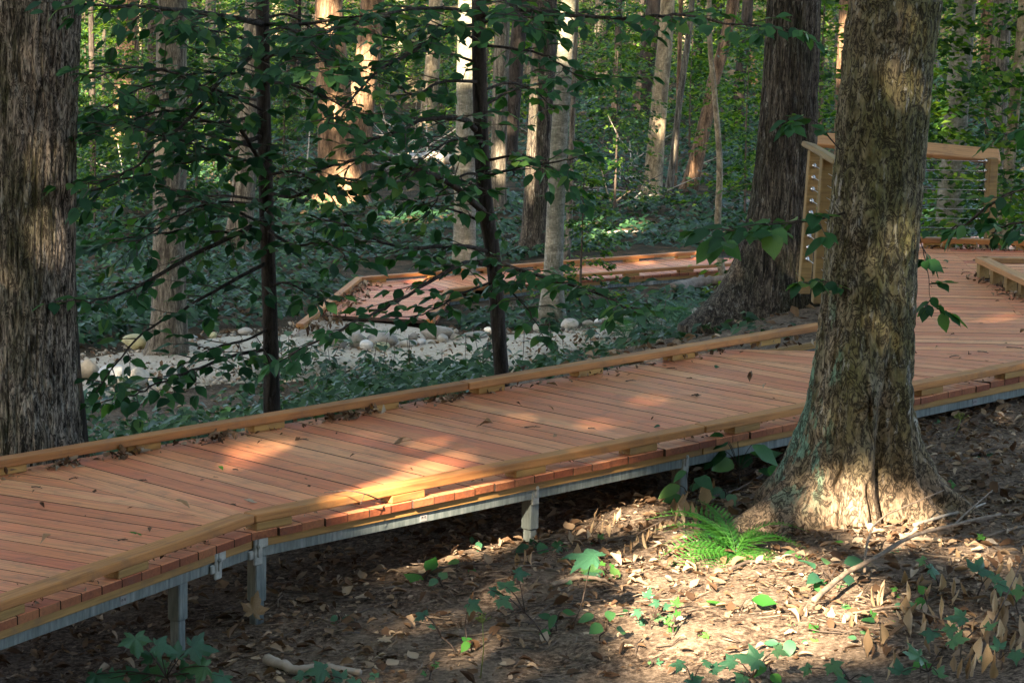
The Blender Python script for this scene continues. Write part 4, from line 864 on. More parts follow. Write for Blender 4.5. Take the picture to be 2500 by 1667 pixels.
limbsC = [
 (limb([(1162, 318), (1140, 296), (1105, 288), (1040, 292), (960, 325), (880, 350)], YC, 16.0), .022, 5.5, .55, S),
 (limb([(1185, 520), (1150, 490), (1100, 450), (1010, 412), (930, 385), (830, 400), (760, 420)], YC, 15.8), .024, 6.0, .55, S),
 (limb([(1196, 648), (1150, 640), (1110, 652), (1010, 712), (930, 757), (820, 808), (680, 884)], YC, 15.2), .017, 3.2, .34, S),
 (limb([(1196, 615), (1120, 600), (1010, 605), (930, 590), (850, 550), (760, 530)], YC, 16.0), .015, 4.5, .45, S),
 (limb([(1204, 640), (1260, 655), (1330, 678), (1450, 715), (1560, 765)], YC, 16.0), .016, 6.5, .42, S),
 (limb([(1170, 60), (1100, 75), (1000, 130), (930, 170), (850, 250), (800, 300)], YC, 15.6), .016, 5.0, .5, S),
 (limb([(1170, 40), (1270, 24), (1400, 38), (1560, 45), (1660, 34), (1800, 60), (1960, 75)], YC, 15.8), .016, 5.5, .42, S),
 (limb([(1172, 200), (1080, 200), (1010, 230), (960, 200)], YC, 16.6), .012, 4.5, .42, S),
 (limb([(1190, 430), (1280, 405), (1350, 398), (1430, 380)], YC, 16.6), .010, 3.4, .30, S),
 (limb([(1205, 660), (1240, 700), (1290, 760), (1330, 830)], YC, 16.8), .009, 4.0, .30, S),
 (limb([(1172, 110), (1260, 120), (1340, 140), (1420, 190), (1540, 190)], YC, 16.4), .010, 3.4, .32, S),
 (limb([(1196, 690), (1120, 720), (1050, 760), (960, 780)], YC, 16.6), .009, 4.0, .32, S),
 (limb([(1168, 30), (1060, 20), (960, 30), (860, 60), (740, 95)], YC, 15.8), .013, 5.0, .45, S)]
limbsC += extra_limbs([(1168, 0), (1215, 800)], YC, 11, 330, 240, 0, 560, 8)
leafy(tC, limbsC, 'leaf', 12)
# sprays that grow from the big mossy tree, and a branch that reaches in from the right
leafy(t_right, [(limb([(2062, 520), (2000, 535), (1930, 545), (1830, 552), (1730, 585)], 14.2, 13.6), .006, 5.5, .30, .15), (limb([(2060, 700), (2010, 688), (1960, 690)], 14.2, 14.0), .003, 4, .12, .10), (limb([(2050, 365), (1980, 290), (1920, 300)], 14.2, 14.0), .004, 3, .14, .11),
                (limb([(2240, 560), (2260, 640), (2275, 735), (2300, 760)], 14.5, 14.3), .003, 4, .13, .105)], 'leaf', 13)
sr = thing('sapling', at(2760, 900, 16.2), 'leafy branch with dark leaves reaching in from the right edge before the cable railing', 'branch')
leafy(sr, [(limb([(2760, 520), (2600, 470), (2500, 460), (2420, 500), (2360, 545), (2300, 558)], 16.2, 16.8), .016, 4.5, .34, .11), (limb([(2700, 560), (2520, 540), (2440, 560), (2420, 580)], 16.2, 16.4), .009, 4.5, .30, .11), (limb([(2640, 300), (2540, 300), (2470, 330), (2420, 320)], 16.4, 17), .009, 3.5, .30, .11)], 'leaf_dark', 14)

# ---------------------------------------------------------------- understory: leafy saplings among the trunks
def under_mesh(seed, h, n, size, spread):
    rs = np.random.default_rng(seed); P = []; X = []; NN = []
    nl = int(6 + h * 2.2); lv = np.linspace(.12, 1, nl) * h
    for z in lv:
        for b in range(rs.integers(4, 7)):
            a = rs.uniform(0, 2 * PI); L = spread * rs.uniform(.5, 1.0) * (1.1 - .5 * z / h); m = int(1.6 * n / nl / 5)
            t = rs.uniform(.1, 1, m) ** .7; w = .22 * L * (1 - t * .6)
            p = np.stack([np.cos(a) * t * L, np.sin(a) * t * L, z + .12 * L * t - .28 * L * t * t], -1) + rs.normal(0, 1, (m, 3)) * np.stack([w, w, w * .25], -1)
            P.append(p); yaw = a + rs.normal(0, .9, m); X.append(np.stack([np.cos(yaw), np.sin(yaw), -rs.uniform(0, .6, m)], -1)); NN.append(np.stack([rs.normal(0, .35, m), rs.normal(0, .35, m) - .25, np.ones(m)], -1))
    P = np.concatenate(P); R3 = frame_from(np.concatenate(X), np.concatenate(NN)) * (size * .78 * rs.uniform(.6, 1.2, len(P)))[:, None, None]
    me = soup('foliage', QUAD if size < .2 else QUAD, R3, P, [M['leaf_far']])
    b = MB(); b.tube([(0, 0, -.2), (.03, .02, h * .5), (.0, .03, h)], [.018 + .004 * h, .014, .005], 6); return me, b.mesh('stem', [M['twig']])
UND = [under_mesh(20 + k, h, n, s, sp) for k, (h, n, s, sp) in enumerate(((2.2, 900, .13, .9), (3.2, 1400, .14, 1.3), (4.5, 2000, .15, 1.7), (1.3, 600, .12, .7), (3.8, 1500, .16, 1.6), (5.5, 2600, .17, 2.2)))]
def sapling(x, Y, v, s, label, group, name='understory_sapling', z=None):
    g = float(zg(x, Y)) if z is None else z; t = thing(name, (x, Y, g), label, 'sapling', group); me, st = UND[v]
    R3 = rot(rng.uniform(0, 6.3), 0, 0)[0] * s
    obj('foliage', me, t, mat=mat4(R3, (0, 0, 0))); obj('stem', st, t, mat=mat4(R3, (0, 0, 0)))
G1 = 'leafy saplings filling the woods behind the far boardwalk'
for row, (Y, n, v) in enumerate(((50, 9, (0, 3, 1)), (55, 12, (0, 1, 3)), (61, 14, (1, 2, 4)), (68, 15, (1, 2, 4)), (76, 16, (2, 4, 5)), (86, 16, (2, 4, 5)), (97, 16, (4, 5)), (108, 15, (5, 4)))):
    hw = 1250 / FOC * Y * 1.15
    for k in range(n):
        x = -hw + (k + .5 + rng.uniform(-.45, .45)) * 2 * hw / n; y = Y + rng.uniform(-3, 3)
        px = 1250 + x / y * FOC
        if row == 0 and 900 < px < 1750: continue
        if row == 1 and 1000 < px < 1700 and rng.random() < .7: continue
        sapling(x, y, v[rng.integers(len(v))], rng.uniform(.8, 1.25), 'green leafy sapling filling the space between far trunks', G1)
for px, Y, v, s, lab in ((1420, 34.5, 0, .8, 'light green maple sapling with flat leaf layers behind the slim grey beech'), (1500, 44, 1, .8, 'light green sapling with layered leaves right of the slim grey beech, behind the far boardwalk'), (2240, 27, 4, .8, 'leafy sapling beyond the railing, just right of the big mossy tree'), (2400, 31, 4, .9, 'leafy sapling behind the railing between the grey trunks'), (2520, 27.5, 5, .8, 'tall leafy sapling at the upper right edge behind the railing'), (1990, 30, 2, .8, 'leafy sapling between the two big trees at the right'),
    (230, 40, 1, .8, 'dense sapling right beside the thick ridged tree, beyond the gravel'), (340, 43, 2, .8, 'dense sapling left of the straight grey trunk, beyond the gravel'), (480, 44, 1, .9, 'dense sapling right of the straight grey trunk, beyond the gravel'), (560, 47, 4, .8, 'dense sapling behind the greyish trunk on the left'), (690, 46, 0, .9, 'low sapling left of the sunlit broad trunk'), (180, 47, 4, .9, 'tall sapling deep left, behind the ridged tree'), (1680, 52, 1, .9, 'bright sapling behind the bent brown trunk'), (1820, 44, 1, .9, 'sapling left of the dark furrowed tree')):
    p = at(px, 500, Y); sapling(p[0], Y, v, s, lab, None)
def foliage_wall():                       # the woods far behind that read as one mass
    n = 26000; Y = rng.uniform(112, 150, n); X = rng.uniform(-.26, .26, n) * Y; Z = zg(X, Y) + rng.uniform(0, 9, n) * (1 - .3 * rng.random(n))
    nn = np.stack([rng.normal(0, .5, n), rng.normal(0, .5, n) - .5, np.ones(n)], -1); R3 = frame_from(rng.normal(0, 1, (n, 3)), nn) * rng.uniform(.3, .6, n)[:, None, None]
    tag(obj('far_woods', soup('far_woods', QUAD, R3, np.stack([X, Y, Z], -1), [M['leaf_far']])), kind='stuff')
foliage_wall()

# ---------------------------------------------------------------- ground cover beyond and beside the gravel
def cover():
    n = 11000; px = rng.uniform(-60, 2560, n); dens = np.ones(n)
    Y = 30.5 + 55 * rng.random(n) ** 1.5; X = (px - 1250) / FOC * Y; Z = zg(X, Y)
    F = _F; v = np.stack([X, Y, Z - HC], -1); w = v @ _F; sx = 1250 + FOC * (v @ _R) / w; sy = 833.5 + FOC * (v @ _D) / w
    up = np.interp(sx, [p[0] for p in upp], [p[1] for p in upp]); keep = sy < up - 4
    far_poly = np.array([(690, 810), (730, 780), (870, 672), (1130, 650), (1361, 630), (1820, 598), (1820, 705), (1361, 748), (1150, 765), (1060, 805)])
    inside = np.zeros(n, bool); m = len(far_poly)
    for i in range(m):
        a, b = far_poly[i], far_poly[(i + 1) % m]; c = ((a[1] > sy) != (b[1] > sy)) & (sx < (b[0] - a[0]) * (sy - a[1]) / (b[1] - a[1] + 1e-9) + a[0]); inside ^= c
    keep &= ~inside
    patch = fbm(np.stack([X * .5, Y * .35, X * 0], -1), 3); keep &= (patch > -.30 + .18 * (sx > 900) * (sx < 1250) * (sy < 560) - .3 * (sx > 1250)) | (sx < 760)
    X, Y, Z = X[keep], Y[keep], gz(X[keep], Y[keep]); P = []; D = []; NN = []
    for k in range(len(X)):
        h = rng.uniform(.12, .40) * (1 if (X[k] * FOC / Y[k] < -480 or Y[k] > 47) else .45); m = rng.integers(5, 10); a = rng.uniform(0, 6.28, m); r = rng.uniform(.02, .22, m)
        P.append(np.stack([X[k] + r * np.cos(a), Y[k] + r * np.sin(a), Z[k] + h * rng.uniform(.6, 1, m)], -1)); D.append(np.stack([np.cos(a), np.sin(a), -rng.uniform(.1, .5, m)], -1)); NN.append(np.stack([rng.normal(0, .25, m), rng.normal(0, .25, m) - .3, np.ones(m)], -1))
    P = np.concatenate(P); R3 = frame_from(np.concatenate(D), np.concatenate(NN)) * rng.uniform(.08, .18, len(P))[:, None, None]
    tag(obj('ground_cover', soup('ground_cover', SMALL, R3, P, [M['cover']])), kind='stuff')
    # between the boardwalk and the gravel
    n = 9500; s = rng.uniform(-6, 15, n); d = rng.uniform(.2, 15, n); p = FJ[None] + U[None, :2] * s[:, None] + NV[None, :2] * d[:, None]; X, Y = p[:, 0], p[:, 1]; Z = zg(X, Y)
    v = np.stack([X, Y, Z - HC], -1); w = v @ _F; sx = 1250 + FOC * (v @ _R) / w; sy = 833.5 + FOC * (v @ _D) / w
    lo = np.interp(sx, [q[0] for q in low], [q[1] for q in low]); keep = (sy > lo - 6) & (X < 2.0)
    keep &= (fbm(np.stack([X * .9, Y * .7, X * 0], -1), 3) > -.22) & ((sx < 1180) | (rng.random(n) < .28))
    X, Y, Z = X[keep], Y[keep], Z[keep]; P = []; D = []; NN = []
    for k in range(len(X)):
        h = rng.uniform(.05, .27) * (1 if X[k] / Y[k] < -.01 else .6); m = rng.integers(4, 9); a = rng.uniform(0, 6.28, m); r = rng.uniform(.02, .13, m)
        P.append(np.stack([X[k] + r * np.cos(a), Y[k] + r * np.sin(a), Z[k] + h * rng.uniform(.4, 1, m)], -1)); D.append(np.stack([np.cos(a), np.sin(a), -rng.uniform(.1, .6, m)], -1)); NN.append(np.stack([rng.normal(0, .35, m), rng.normal(0, .35, m) - .3, np.ones(m)], -1))
    P = np.concatenate(P); R3 = frame_from(np.concatenate(D), np.concatenate(NN)) * rng.uniform(.06, .13, len(P))[:, None, None]
    tag(obj('low_plants', soup('low_plants', SMALL, R3, P, [M['cover']])), kind='stuff')
cover()
# leaf litter and twigs on the forest floor
def litter():
    n = 25000; X = rng.uniform(-3.2, 4.2, n); Y = rng.uniform(11.6, 18.6, n) 
    e = NV[0] * X + NV[1] * Y - N0; keep = (e < .9) & (rng.random(n) < .35 + .65 * sstep(-.5, .35, fbm(np.stack([X * .8, Y * .8, X * 0], -1), 3)) + .5 * (X > 1.6))
    X, Y = X[keep], Y[keep]; Z = gz(X, Y) + .008 + .02 * rng.random(len(X)) ** 2; n = len(X)
    nn = np.stack([rng.normal(0, .45, n), rng.normal(0, .45, n), np.ones(n)], -1); R3 = frame_from(rng.normal(0, 1, (n, 3)) * [1, 1, .3], nn) * (.014 + .066 * rng.random(n) ** 2.6)[:, None, None]
    tag(obj('leaf_litter', soup('leaf_litter', LIT, R3, np.stack([X, Y, Z], -1), [M['dry']])), kind='stuff')
    n = 1700; X = rng.uniform(-3, 4, n); Y = rng.uniform(11.8, 18.5, n); e = NV[0] * X + NV[1] * Y - N0; X, Y = X[e < .3], Y[e < .3]; b = MB()
    for x, y in zip(X, Y):
        a = rng.uniform(0, 6.3); L = rng.uniform(.04, .22); p = np.array([x, y, 0]); q = p + L * np.array([math.cos(a), math.sin(a), 0]); c = (p + q) / 2 + rng.normal(0, .012, 3)
        for w in (p, c, q): w[2] = float(gz(w[0], w[1])[0]) + .008 + .012 * rng.random()
        b.tube([p, c, q], [.0035, .003, .0018], 4, m=int(rng.random() < .5))
    tag(obj('small_twigs', b.mesh('small_twigs', [M['twig'], M['stick']], True)), kind='stuff')
    n = 5000; s = rng.uniform(-6, 15, n); d = rng.uniform(.1, 16, n); p = FJ[None] + U[None, :2] * s[:, None] + NV[None, :2] * d[:, None]; X, Y = p[:, 0], p[:, 1]; Z = gz(X, Y) + .015
    nn = np.stack([rng.normal(0, .4, n), rng.normal(0, .4, n), np.ones(n)], -1); R3 = frame_from(rng.normal(0, 1, (n, 3)) * [1, 1, .3], nn) * rng.uniform(.03, .11, n)[:, None, None]
    tag(obj('leaf_litter', soup('leaf_litter', LIT, R3, np.stack([X, Y, Z], -1), [M['dry']])), kind='stuff')
litter()
# ---------------------------------------------------------------- stones edging the gravel
import mathutils
def ico(sub):
    import bmesh
    bm = bmesh.new(); bmesh.ops.create_icosphere(bm, subdivisions=sub, radius=1); bm.verts.ensure_lookup_table()
    V = np.array([v.co[:] for v in bm.verts]); F = np.array([[v.index for v in f.verts] for f in bm.faces]); bm.free(); return V, F
IV, IF = ico(3)
def stone_obj(x0, x1, y0, y1, mat, label, group='stones edging the gravel path', seed=0, flat=1.0, ang=.06):
    c = on((x0 + x1) / 2, y1, GZL); w = (x1 - x0) / FOC * c[1] / 2; h = (y1 - y0) / FOC * c[1] / 2 * 1.05
    rs = np.random.default_rng(seed); V = IV.copy()
    for k in range(9):                     # facets cut off a ball, then rounded by noise
        n = rs.normal(0, 1, 3); n /= np.linalg.norm(n); d = rs.uniform(.62, .9); s = V @ n; V = V - np.clip(s - d, 0, 9)[:, None] * n * (.9 - ang)
    V *= 1 + .10 * fbm(IV * 1.4 + seed, 3)[:, None] + .03 * fbm(IV * 6 + seed, 2)[:, None]
    V[:, 0] *= w / np.abs(V[:, 0]).max(); V[:, 1] *= w * .85 / np.abs(V[:, 1]).max(); V[:, 2] *= h / np.abs(V[:, 2]).max()
    a = rs.uniform(-.4, .4); V = V @ rot(a, 0, 0)[0].T
    o = obj('stone', new_mesh('stone', V, IF, [M[mat]], True), None, (c[0], c[1] + w * .5, GZL + h * .72)); tag(o, label, 'stone', group)
ST = [(800, 848, 812, 850, 'stone_dark', 'grey blocky boulder at the left of the stone cluster beside the gravel'), (845, 888, 806, 846, 'stone_dark', 'pointed grey boulder just behind the white speckled cobble'),
 (876, 911, 826, 857, 'stone_white', 'white speckled rounded cobble in front of the stone cluster'), (911, 952, 832, 855, 'stone_moss', 'yellowish cobble right beside the white speckled cobble'),
 (893, 972, 810, 846, 'stone_dark', 'broad brown grey boulder behind the yellowish cobble'), (973, 1007, 828, 849, 'stone', 'tan cobble right of the broad brown grey boulder'),
 (1000, 1019, 829, 844, 'stone_white', 'small white cobble between the tan cobble and the bluish one'), (1017, 1041, 824, 844, 'stone_white', 'pale bluish cobble below the large reddish grey boulder'),
 (995, 1021, 810, 830, 'stone_dark', 'small dark speckled stone left of the large reddish grey boulder'), (1025, 1112, 794, 830, 'stone_dark', 'large reddish grey boulder below the end of the far curb'),
 (1043, 1066, 827, 841, 'stone', 'small pale stone in front of the large reddish grey boulder'), (1065, 1097, 814, 837, 'stone', 'pale cobble at the right end of the large reddish grey boulder'),
 (1098, 1125, 812, 833, 'stone', 'pale cobble at the foot of the pale speckled trunk'), (1126, 1192, 810, 826, 'stone_dark', 'long flat bluish stone right of the pale speckled trunk'),
 (1181, 1204, 797, 812, 'stone_white', 'white stone between the arching sapling and the pale speckled trunk'), (1300, 1324, 788, 808, 'stone', 'pale stone just left of the slim grey beech'),
 (1366, 1413, 776, 801, 'stone', 'broad pale stone just right of the slim grey beech'), (1420, 1450, 780, 797, 'stone', 'second pale stone right of the slim grey beech'),
 (1450, 1470, 777, 792, 'stone_white', 'small white stone in the middle of the right hand stone row'), (1464, 1483, 773, 790, 'stone', 'small upright stone left of the tallest stone in the right row'),
 (1479, 1515, 764, 793, 'stone', 'tallest rounded stone of the right hand row'), (1513, 1539, 767, 784, 'stone', 'stone right beside the tallest rounded stone'),
 (1573, 1590, 756, 770, 'stone', 'small stone among ferns, right of the tall stones'), (1604, 1630, 762, 775, 'stone', 'low stone half covered by ferns in the right row'),
 (1665, 1687, 757, 773, 'stone', 'small pale stone left of the last two stones in the right row'), (1694, 1722, 756, 773, 'stone', 'pale stone second from the dark furrowed tree'), (1720, 1760, 744, 764, 'stone_white', 'whitish stone nearest the dark furrowed tree'),
 (290, 366, 812, 852, 'stone_moss', 'large tan boulder at the back edge of the gravel, left of the straight grey trunk'), (182, 242, 868, 925, 'stone', 'brownish boulder beside the thick ridged tree at the left'),
 (234, 307, 886, 938, 'stone_white', 'large white boulder at the near edge of the gravel on the left'), (305, 364, 892, 944, 'stone', 'pinkish boulder just left of the straight grey trunk'),
 (452, 484, 818, 833, 'stone_white', 'white stone at the back edge of the gravel right of the straight grey trunk'), (506, 530, 808, 826, 'stone_moss', 'yellowish stone on the back edge of the gravel'), (577, 616, 799, 815, 'stone', 'pale stone at the back edge of the gravel near the left far curb end')]
for k, (a, b, c, d, m, l) in enumerate(ST): stone_obj(a, b, c, d, m, l, seed=k + 3)

# ---------------------------------------------------------------- seedlings, fern, shrubs
CAMD = lambda P: (CAM - P) / np.linalg.norm(CAM - P)
def seedling(base_px, leaves, label, mat='leaf_maple', kind='maple', name='maple_seedling', group=None, Yoff=0.0, stemmat='stem', tilt=.75, lean=0.0):
    """leaves: (px, py, width in px); stem grows from the ground at base_px to each leaf"""
    B = gp(*base_px); t = thing(name, B, label, 'plant', group); b = MB(); rs = np.random.default_rng(int(base_px[0] * 7 + base_px[1]))
    pts = [at(x, y, B[1] + Yoff + rs.uniform(-.06, .06)) for x, y, w in leaves]; top = np.mean(pts, 0)
    hub = B + (top - B) * .55 if len(pts) > 1 else B + (top - B) * .5 + rs.normal(0, .015, 3)
    b.tube([p - B for p in curve([B - [0, 0, .03], B + (hub - B) * .5 + rs.normal(0, .012, 3), hub], 6)], [.0042] * 3 + [.0035] * 3, 5)
    for p, (x, y, w) in zip(pts, leaves):
        q = p; b.tube([v - B for v in curve([hub, (hub + q) / 2 + [0, 0, .02], q], 5)], [.003, .003, .0026, .0022, .002], 4)
        s = 1.22 * w / FOC * p[1] / (1.18 if kind == 'maple' else .95)
        yaw = rs.uniform(0, 6.28) if kind == 'maple' else math.atan2(p[1] - hub[1], p[0] - hub[0] + 1e-4) + rs.normal(0, .3)
        nn = np.array([rs.normal(0, .28), -tilt + rs.normal(0, .2), 1]); x3 = np.array([math.cos(yaw), math.sin(yaw), -.25]) if kind != 'maple' else np.array([math.cos(yaw), math.sin(yaw), -.1])
        R3 = frame_from(np.cross(np.cross(nn, x3), nn), nn) * s
        obj('leaf', leaf_mesh(kind, int(rs.integers(4)), mat), t, mat=mat4(R3, p - B))
    obj('stem', b.mesh('stem', [M[stemmat]], True), t); return t
seedling((1378, 1556), [(1450, 1352, 150)], 'maple seedling with one broad leaf held high, left of the fern', tilt=.22)
seedling((1345, 1582), [(1262, 1398, 60), (1235, 1432, 78), (1222, 1462, 62), (1200, 1440, 50)], 'maple seedling leaning left with a cluster of leaves below the second steel post')
seedling((1124, 1592), [(1147, 1473, 62)], 'single leaved maple seedling just left of the leaning clustered one')
seedling((1116, 1604), [(1034, 1500, 58), (1058, 1530, 34)], 'two leaved maple seedling leaning far left in the middle foreground')
seedling((420, 1690), [(330, 1556, 110), (384, 1575, 84), (470, 1578, 112), (432, 1600, 80), (500, 1625, 100), (400, 1630, 90), (270, 1655, 110), (345, 1660, 100), (545, 1650, 90), (455, 1650, 84), (235, 1645, 80), (370, 1605, 70)], 'large dark green maple plant at the lower left below the boardwalk')
seedling((800, 1700), [(740, 1650, 60), (790, 1632, 88), (835, 1655, 66), (770, 1672, 70)], 'maple plant at the bottom edge beside the pale fallen log')
seedling((890, 1690), [(868, 1660, 56), (915, 1650, 44)], 'dark serrated seedling at the bottom edge, right of the pale log')
seedling((1860, 1690), [(1850, 1608, 106), (1790, 1612, 70), (1895, 1585, 56), (1740, 1632, 60), (1815, 1650, 64)], 'broad leaved maple plant at the bottom edge below the sunny patch')
seedling((1690, 1700), [(1690, 1660, 84), (1665, 1618, 60), (1720, 1615, 48)], 'dark maple plant at the bottom edge, left of the sunny patch')
seedling((2110, 1690), [(2030, 1620, 70), (2060, 1655, 60), (2115, 1652, 56), (1975, 1630, 50)], 'low maple plant at the bottom edge, right of centre')
seedling((2265, 1690), [(2245, 1600, 100), (2325, 1560, 84), (2200, 1640, 84), (2290, 1645, 60)], 'wide maple plant at the bottom right')
seedling((2360, 1640), [(2275, 1540, 70), (2350, 1505, 76), (2410, 1530, 50), (2320, 1530, 60)], 'maple plant with four spread leaves above the bottom right corner')
seedling((2385, 1475), [(2388, 1392, 92), (2430, 1405, 50)], 'maple seedling with a broad leaf among the dry leaves at the right')
seedling((2290, 1460), [(2272, 1388, 62), (2255, 1366, 40)], 'small maple seedling beside the grey fallen branch')
seedling((2500, 1530), [(2440, 1425, 66), (2492, 1440, 60)], 'maple seedling at the right edge below the railing end')
seedling((2440, 1650), [(2440, 1580, 60), (2480, 1590, 56), (2400, 1600, 44)], 'maple plant in the bottom right corner')
seedling((2026, 1450), [(1990, 1388, 44), (2000, 1408, 50), (2060, 1375, 56), (2052, 1405, 52), (2010, 1425, 44), (2045, 1428, 40), (2020, 1378, 34)], 'bushy seedling with narrow leaves right of the fern', kind='leaf', mat='leaf_maple', name='seedling', tilt=.3)
seedling((1812, 1510), [(1835, 1460, 56), (1765, 1477, 50), (1792, 1490, 46), (1818, 1492, 40)], 'bright green seedling standing in the sunny patch', kind='leaf', mat='fern', name='seedling', tilt=.3)
seedling((1715, 1540), [(1700, 1518, 36), (1722, 1522, 36), (1735, 1512, 30)], 'small bright seedling at the left of the sunny patch', kind='leaf', mat='fern', name='seedling', tilt=.3)
seedling((1975, 1570), [(1985, 1535, 44), (1960, 1548, 30)], 'lobed bright leaf at the right rim of the sunny patch', mat='fern')
seedling((1940, 1600), [(1900, 1568, 30), (1930, 1560, 40), (1955, 1575, 36), (1915, 1585, 36), (1945, 1590, 34), (1925, 1575, 30)], 'low cluster of small leaves just under the sunny patch', kind='leaf', mat='leaf_maple', name='seedling')
seedling((1595, 1560), [(1580, 1455, 44), (1605, 1470, 40), (1560, 1490, 44), (1600, 1505, 50), (1622, 1480, 36), (1640, 1500, 30)], 'straggly seedling with small leaves left of the fern', kind='maple', mat='leaf_maple', name='seedling')
seedling((1640, 1580), [(1650, 1475, 40), (1630, 1520, 36), (1640, 1540, 44), (1655, 1500, 34)], 'yellow green straggly seedling beneath the fern', mat='fern', name='seedling')
seedling((1480, 1600), [(1450, 1500, 36), (1470, 1525, 40), (1490, 1490, 34), (1505, 1535, 30)], 'dark pointed seedling in the middle of the soil', kind='leaf', mat='leaf_dark', name='seedling')
seedling((1360, 1560), [(1358, 1500, 34), (1345, 1510, 30), (1372, 1492, 30)], 'tiny dark seedling right of the clustered maple seedling', kind='leaf', mat='leaf_dark', name='seedling')
seedling((1165, 1345), [(1155, 1328, 26), (1170, 1322, 26), (1160, 1338, 24)], 'tiny seedling under the boardwalk in the light', kind='leaf', mat='leaf_maple', name='seedling')
seedling((830, 1520), [(820, 1500, 24), (835, 1508, 26), (825, 1515, 22)], 'tiny seedling on bare soil under the boardwalk', kind='leaf', mat='leaf_maple', name='seedling')
seedling((1310, 1350), [(1290, 1330, 34), (1320, 1322, 40), (1345, 1330, 36), (1310, 1340, 34)], 'dark leaved plant around the foot of the second steel post', kind='leaf', mat='leaf_dark', name='seedling')
seedling((1376, 1360), [(1370, 1342, 40), (1385, 1350, 30)], 'small maple seedling right of the second steel post')
seedling((1560, 1590), [(1545, 1605, 44), (1575, 1600, 40), (1560, 1620, 44), (1590, 1618, 30)], 'low leafy clump in the lower middle', kind='leaf', mat='leaf_maple', name='seedling')
seedling((2140, 1500), [(2120, 1505, 44), (2140, 1515, 34), (2105, 1520, 30)], 'small maple seedling among the standing dry leaves')
seedling((2380, 1125), [(2390, 1112, 40), (2410, 1118, 34), (2375, 1128, 34), (2395, 1135, 30)], 'seedling with round leaves right of the mossy tree roots', kind='leaf', mat='leaf_dark', name='seedling')
seedling((2330, 1180), [(2322, 1178, 36), (2340, 1172, 24)], 'bright little leaf in front of the root hollow', mat='fern', name='seedling')
seedling((2220, 1225), [(2205, 1222, 30), (2225, 1218, 26)], 'small seedling at the foot of the mossy tree', kind='leaf', mat='leaf_maple', name='seedling')
seedling((2310, 1040), [(2300, 1035, 44), (2330, 1040, 30)], 'pale leaf by the right root of the mossy tree, under the steel beam', mat='leaf_maple', name='seedling')
seedling((2080, 1345), [(2065, 1330, 34), (2085, 1325, 36), (2100, 1340, 34), (2075, 1348, 24)], 'small seedling in front of the mossy tree foot', kind='leaf', mat='fern', name='seedling')
seedling((2150, 1390), [(2130, 1376, 50), (2170, 1372, 40), (2145, 1388, 34)], 'seedling with pointed leaves behind the grey fallen branch', kind='leaf', mat='leaf_maple', name='seedling')
seedling((1960, 1355), [(1945, 1350, 34), (1970, 1358, 28), (1960, 1372, 30)], 'small dark seedling between fern and bushy seedling', kind='leaf', mat='leaf_dark', name='seedling')
seedling((1810, 1190), [(1778, 1075, 60), (1770, 1100, 62), (1800, 1062, 50), (1835, 1085, 70), (1845, 1115, 58), (1790, 1125, 66), (1755, 1130, 60), (1815, 1145, 64), (1765, 1060, 44), (1850, 1150, 44)], 'bushy blue green plant under the boardwalk just left of the mossy tree', kind='leaf', mat='leaf', name='shrub_plant', tilt=.6)
seedling((1895, 1180), [(1880, 1115, 40), (1890, 1135, 44), (1905, 1130, 36)], 'yellowish leaved sprig at the left root of the mossy tree', kind='leaf', mat='fern', name='shrub_plant', tilt=.7)
seedling((1680, 1260), [(1660, 1185, 50), (1700, 1165, 56), (1690, 1200, 44), (1665, 1215, 40), (1710, 1215, 36), (1675, 1150, 34)], 'leggy plant with blue green leaves at the third steel post', kind='leaf', mat='leaf', name='shrub_plant', tilt=.6)
seedling((1775, 1240), [(1765, 1195, 36), (1780, 1205, 36), (1770, 1218, 34)], 'small three leaved plant right of the leggy one', kind='leaf', mat='leaf_maple', name='shrub_plant', tilt=.5)
G2 = 'tiny green sprouts dotting the forest floor'
for k in range(34):
    x, y = rng.uniform(1000, 2500), rng.uniform(1330, 1660)
    if y < 1330 + (1500 - x) * .1: continue
    w = rng.uniform(22, 44); seedling((x, y), [(x + rng.uniform(-18, 18), y - rng.uniform(8, 40), w * rng.uniform(.7, 1.1)) for _ in range(rng.integers(2, 4))], 'tiny green sprout growing from the leaf littered forest floor', kind=('leaf', 'maple')[k % 2], mat=('leaf_maple', 'fern', 'leaf')[k % 3], name='sprout', group=G2)
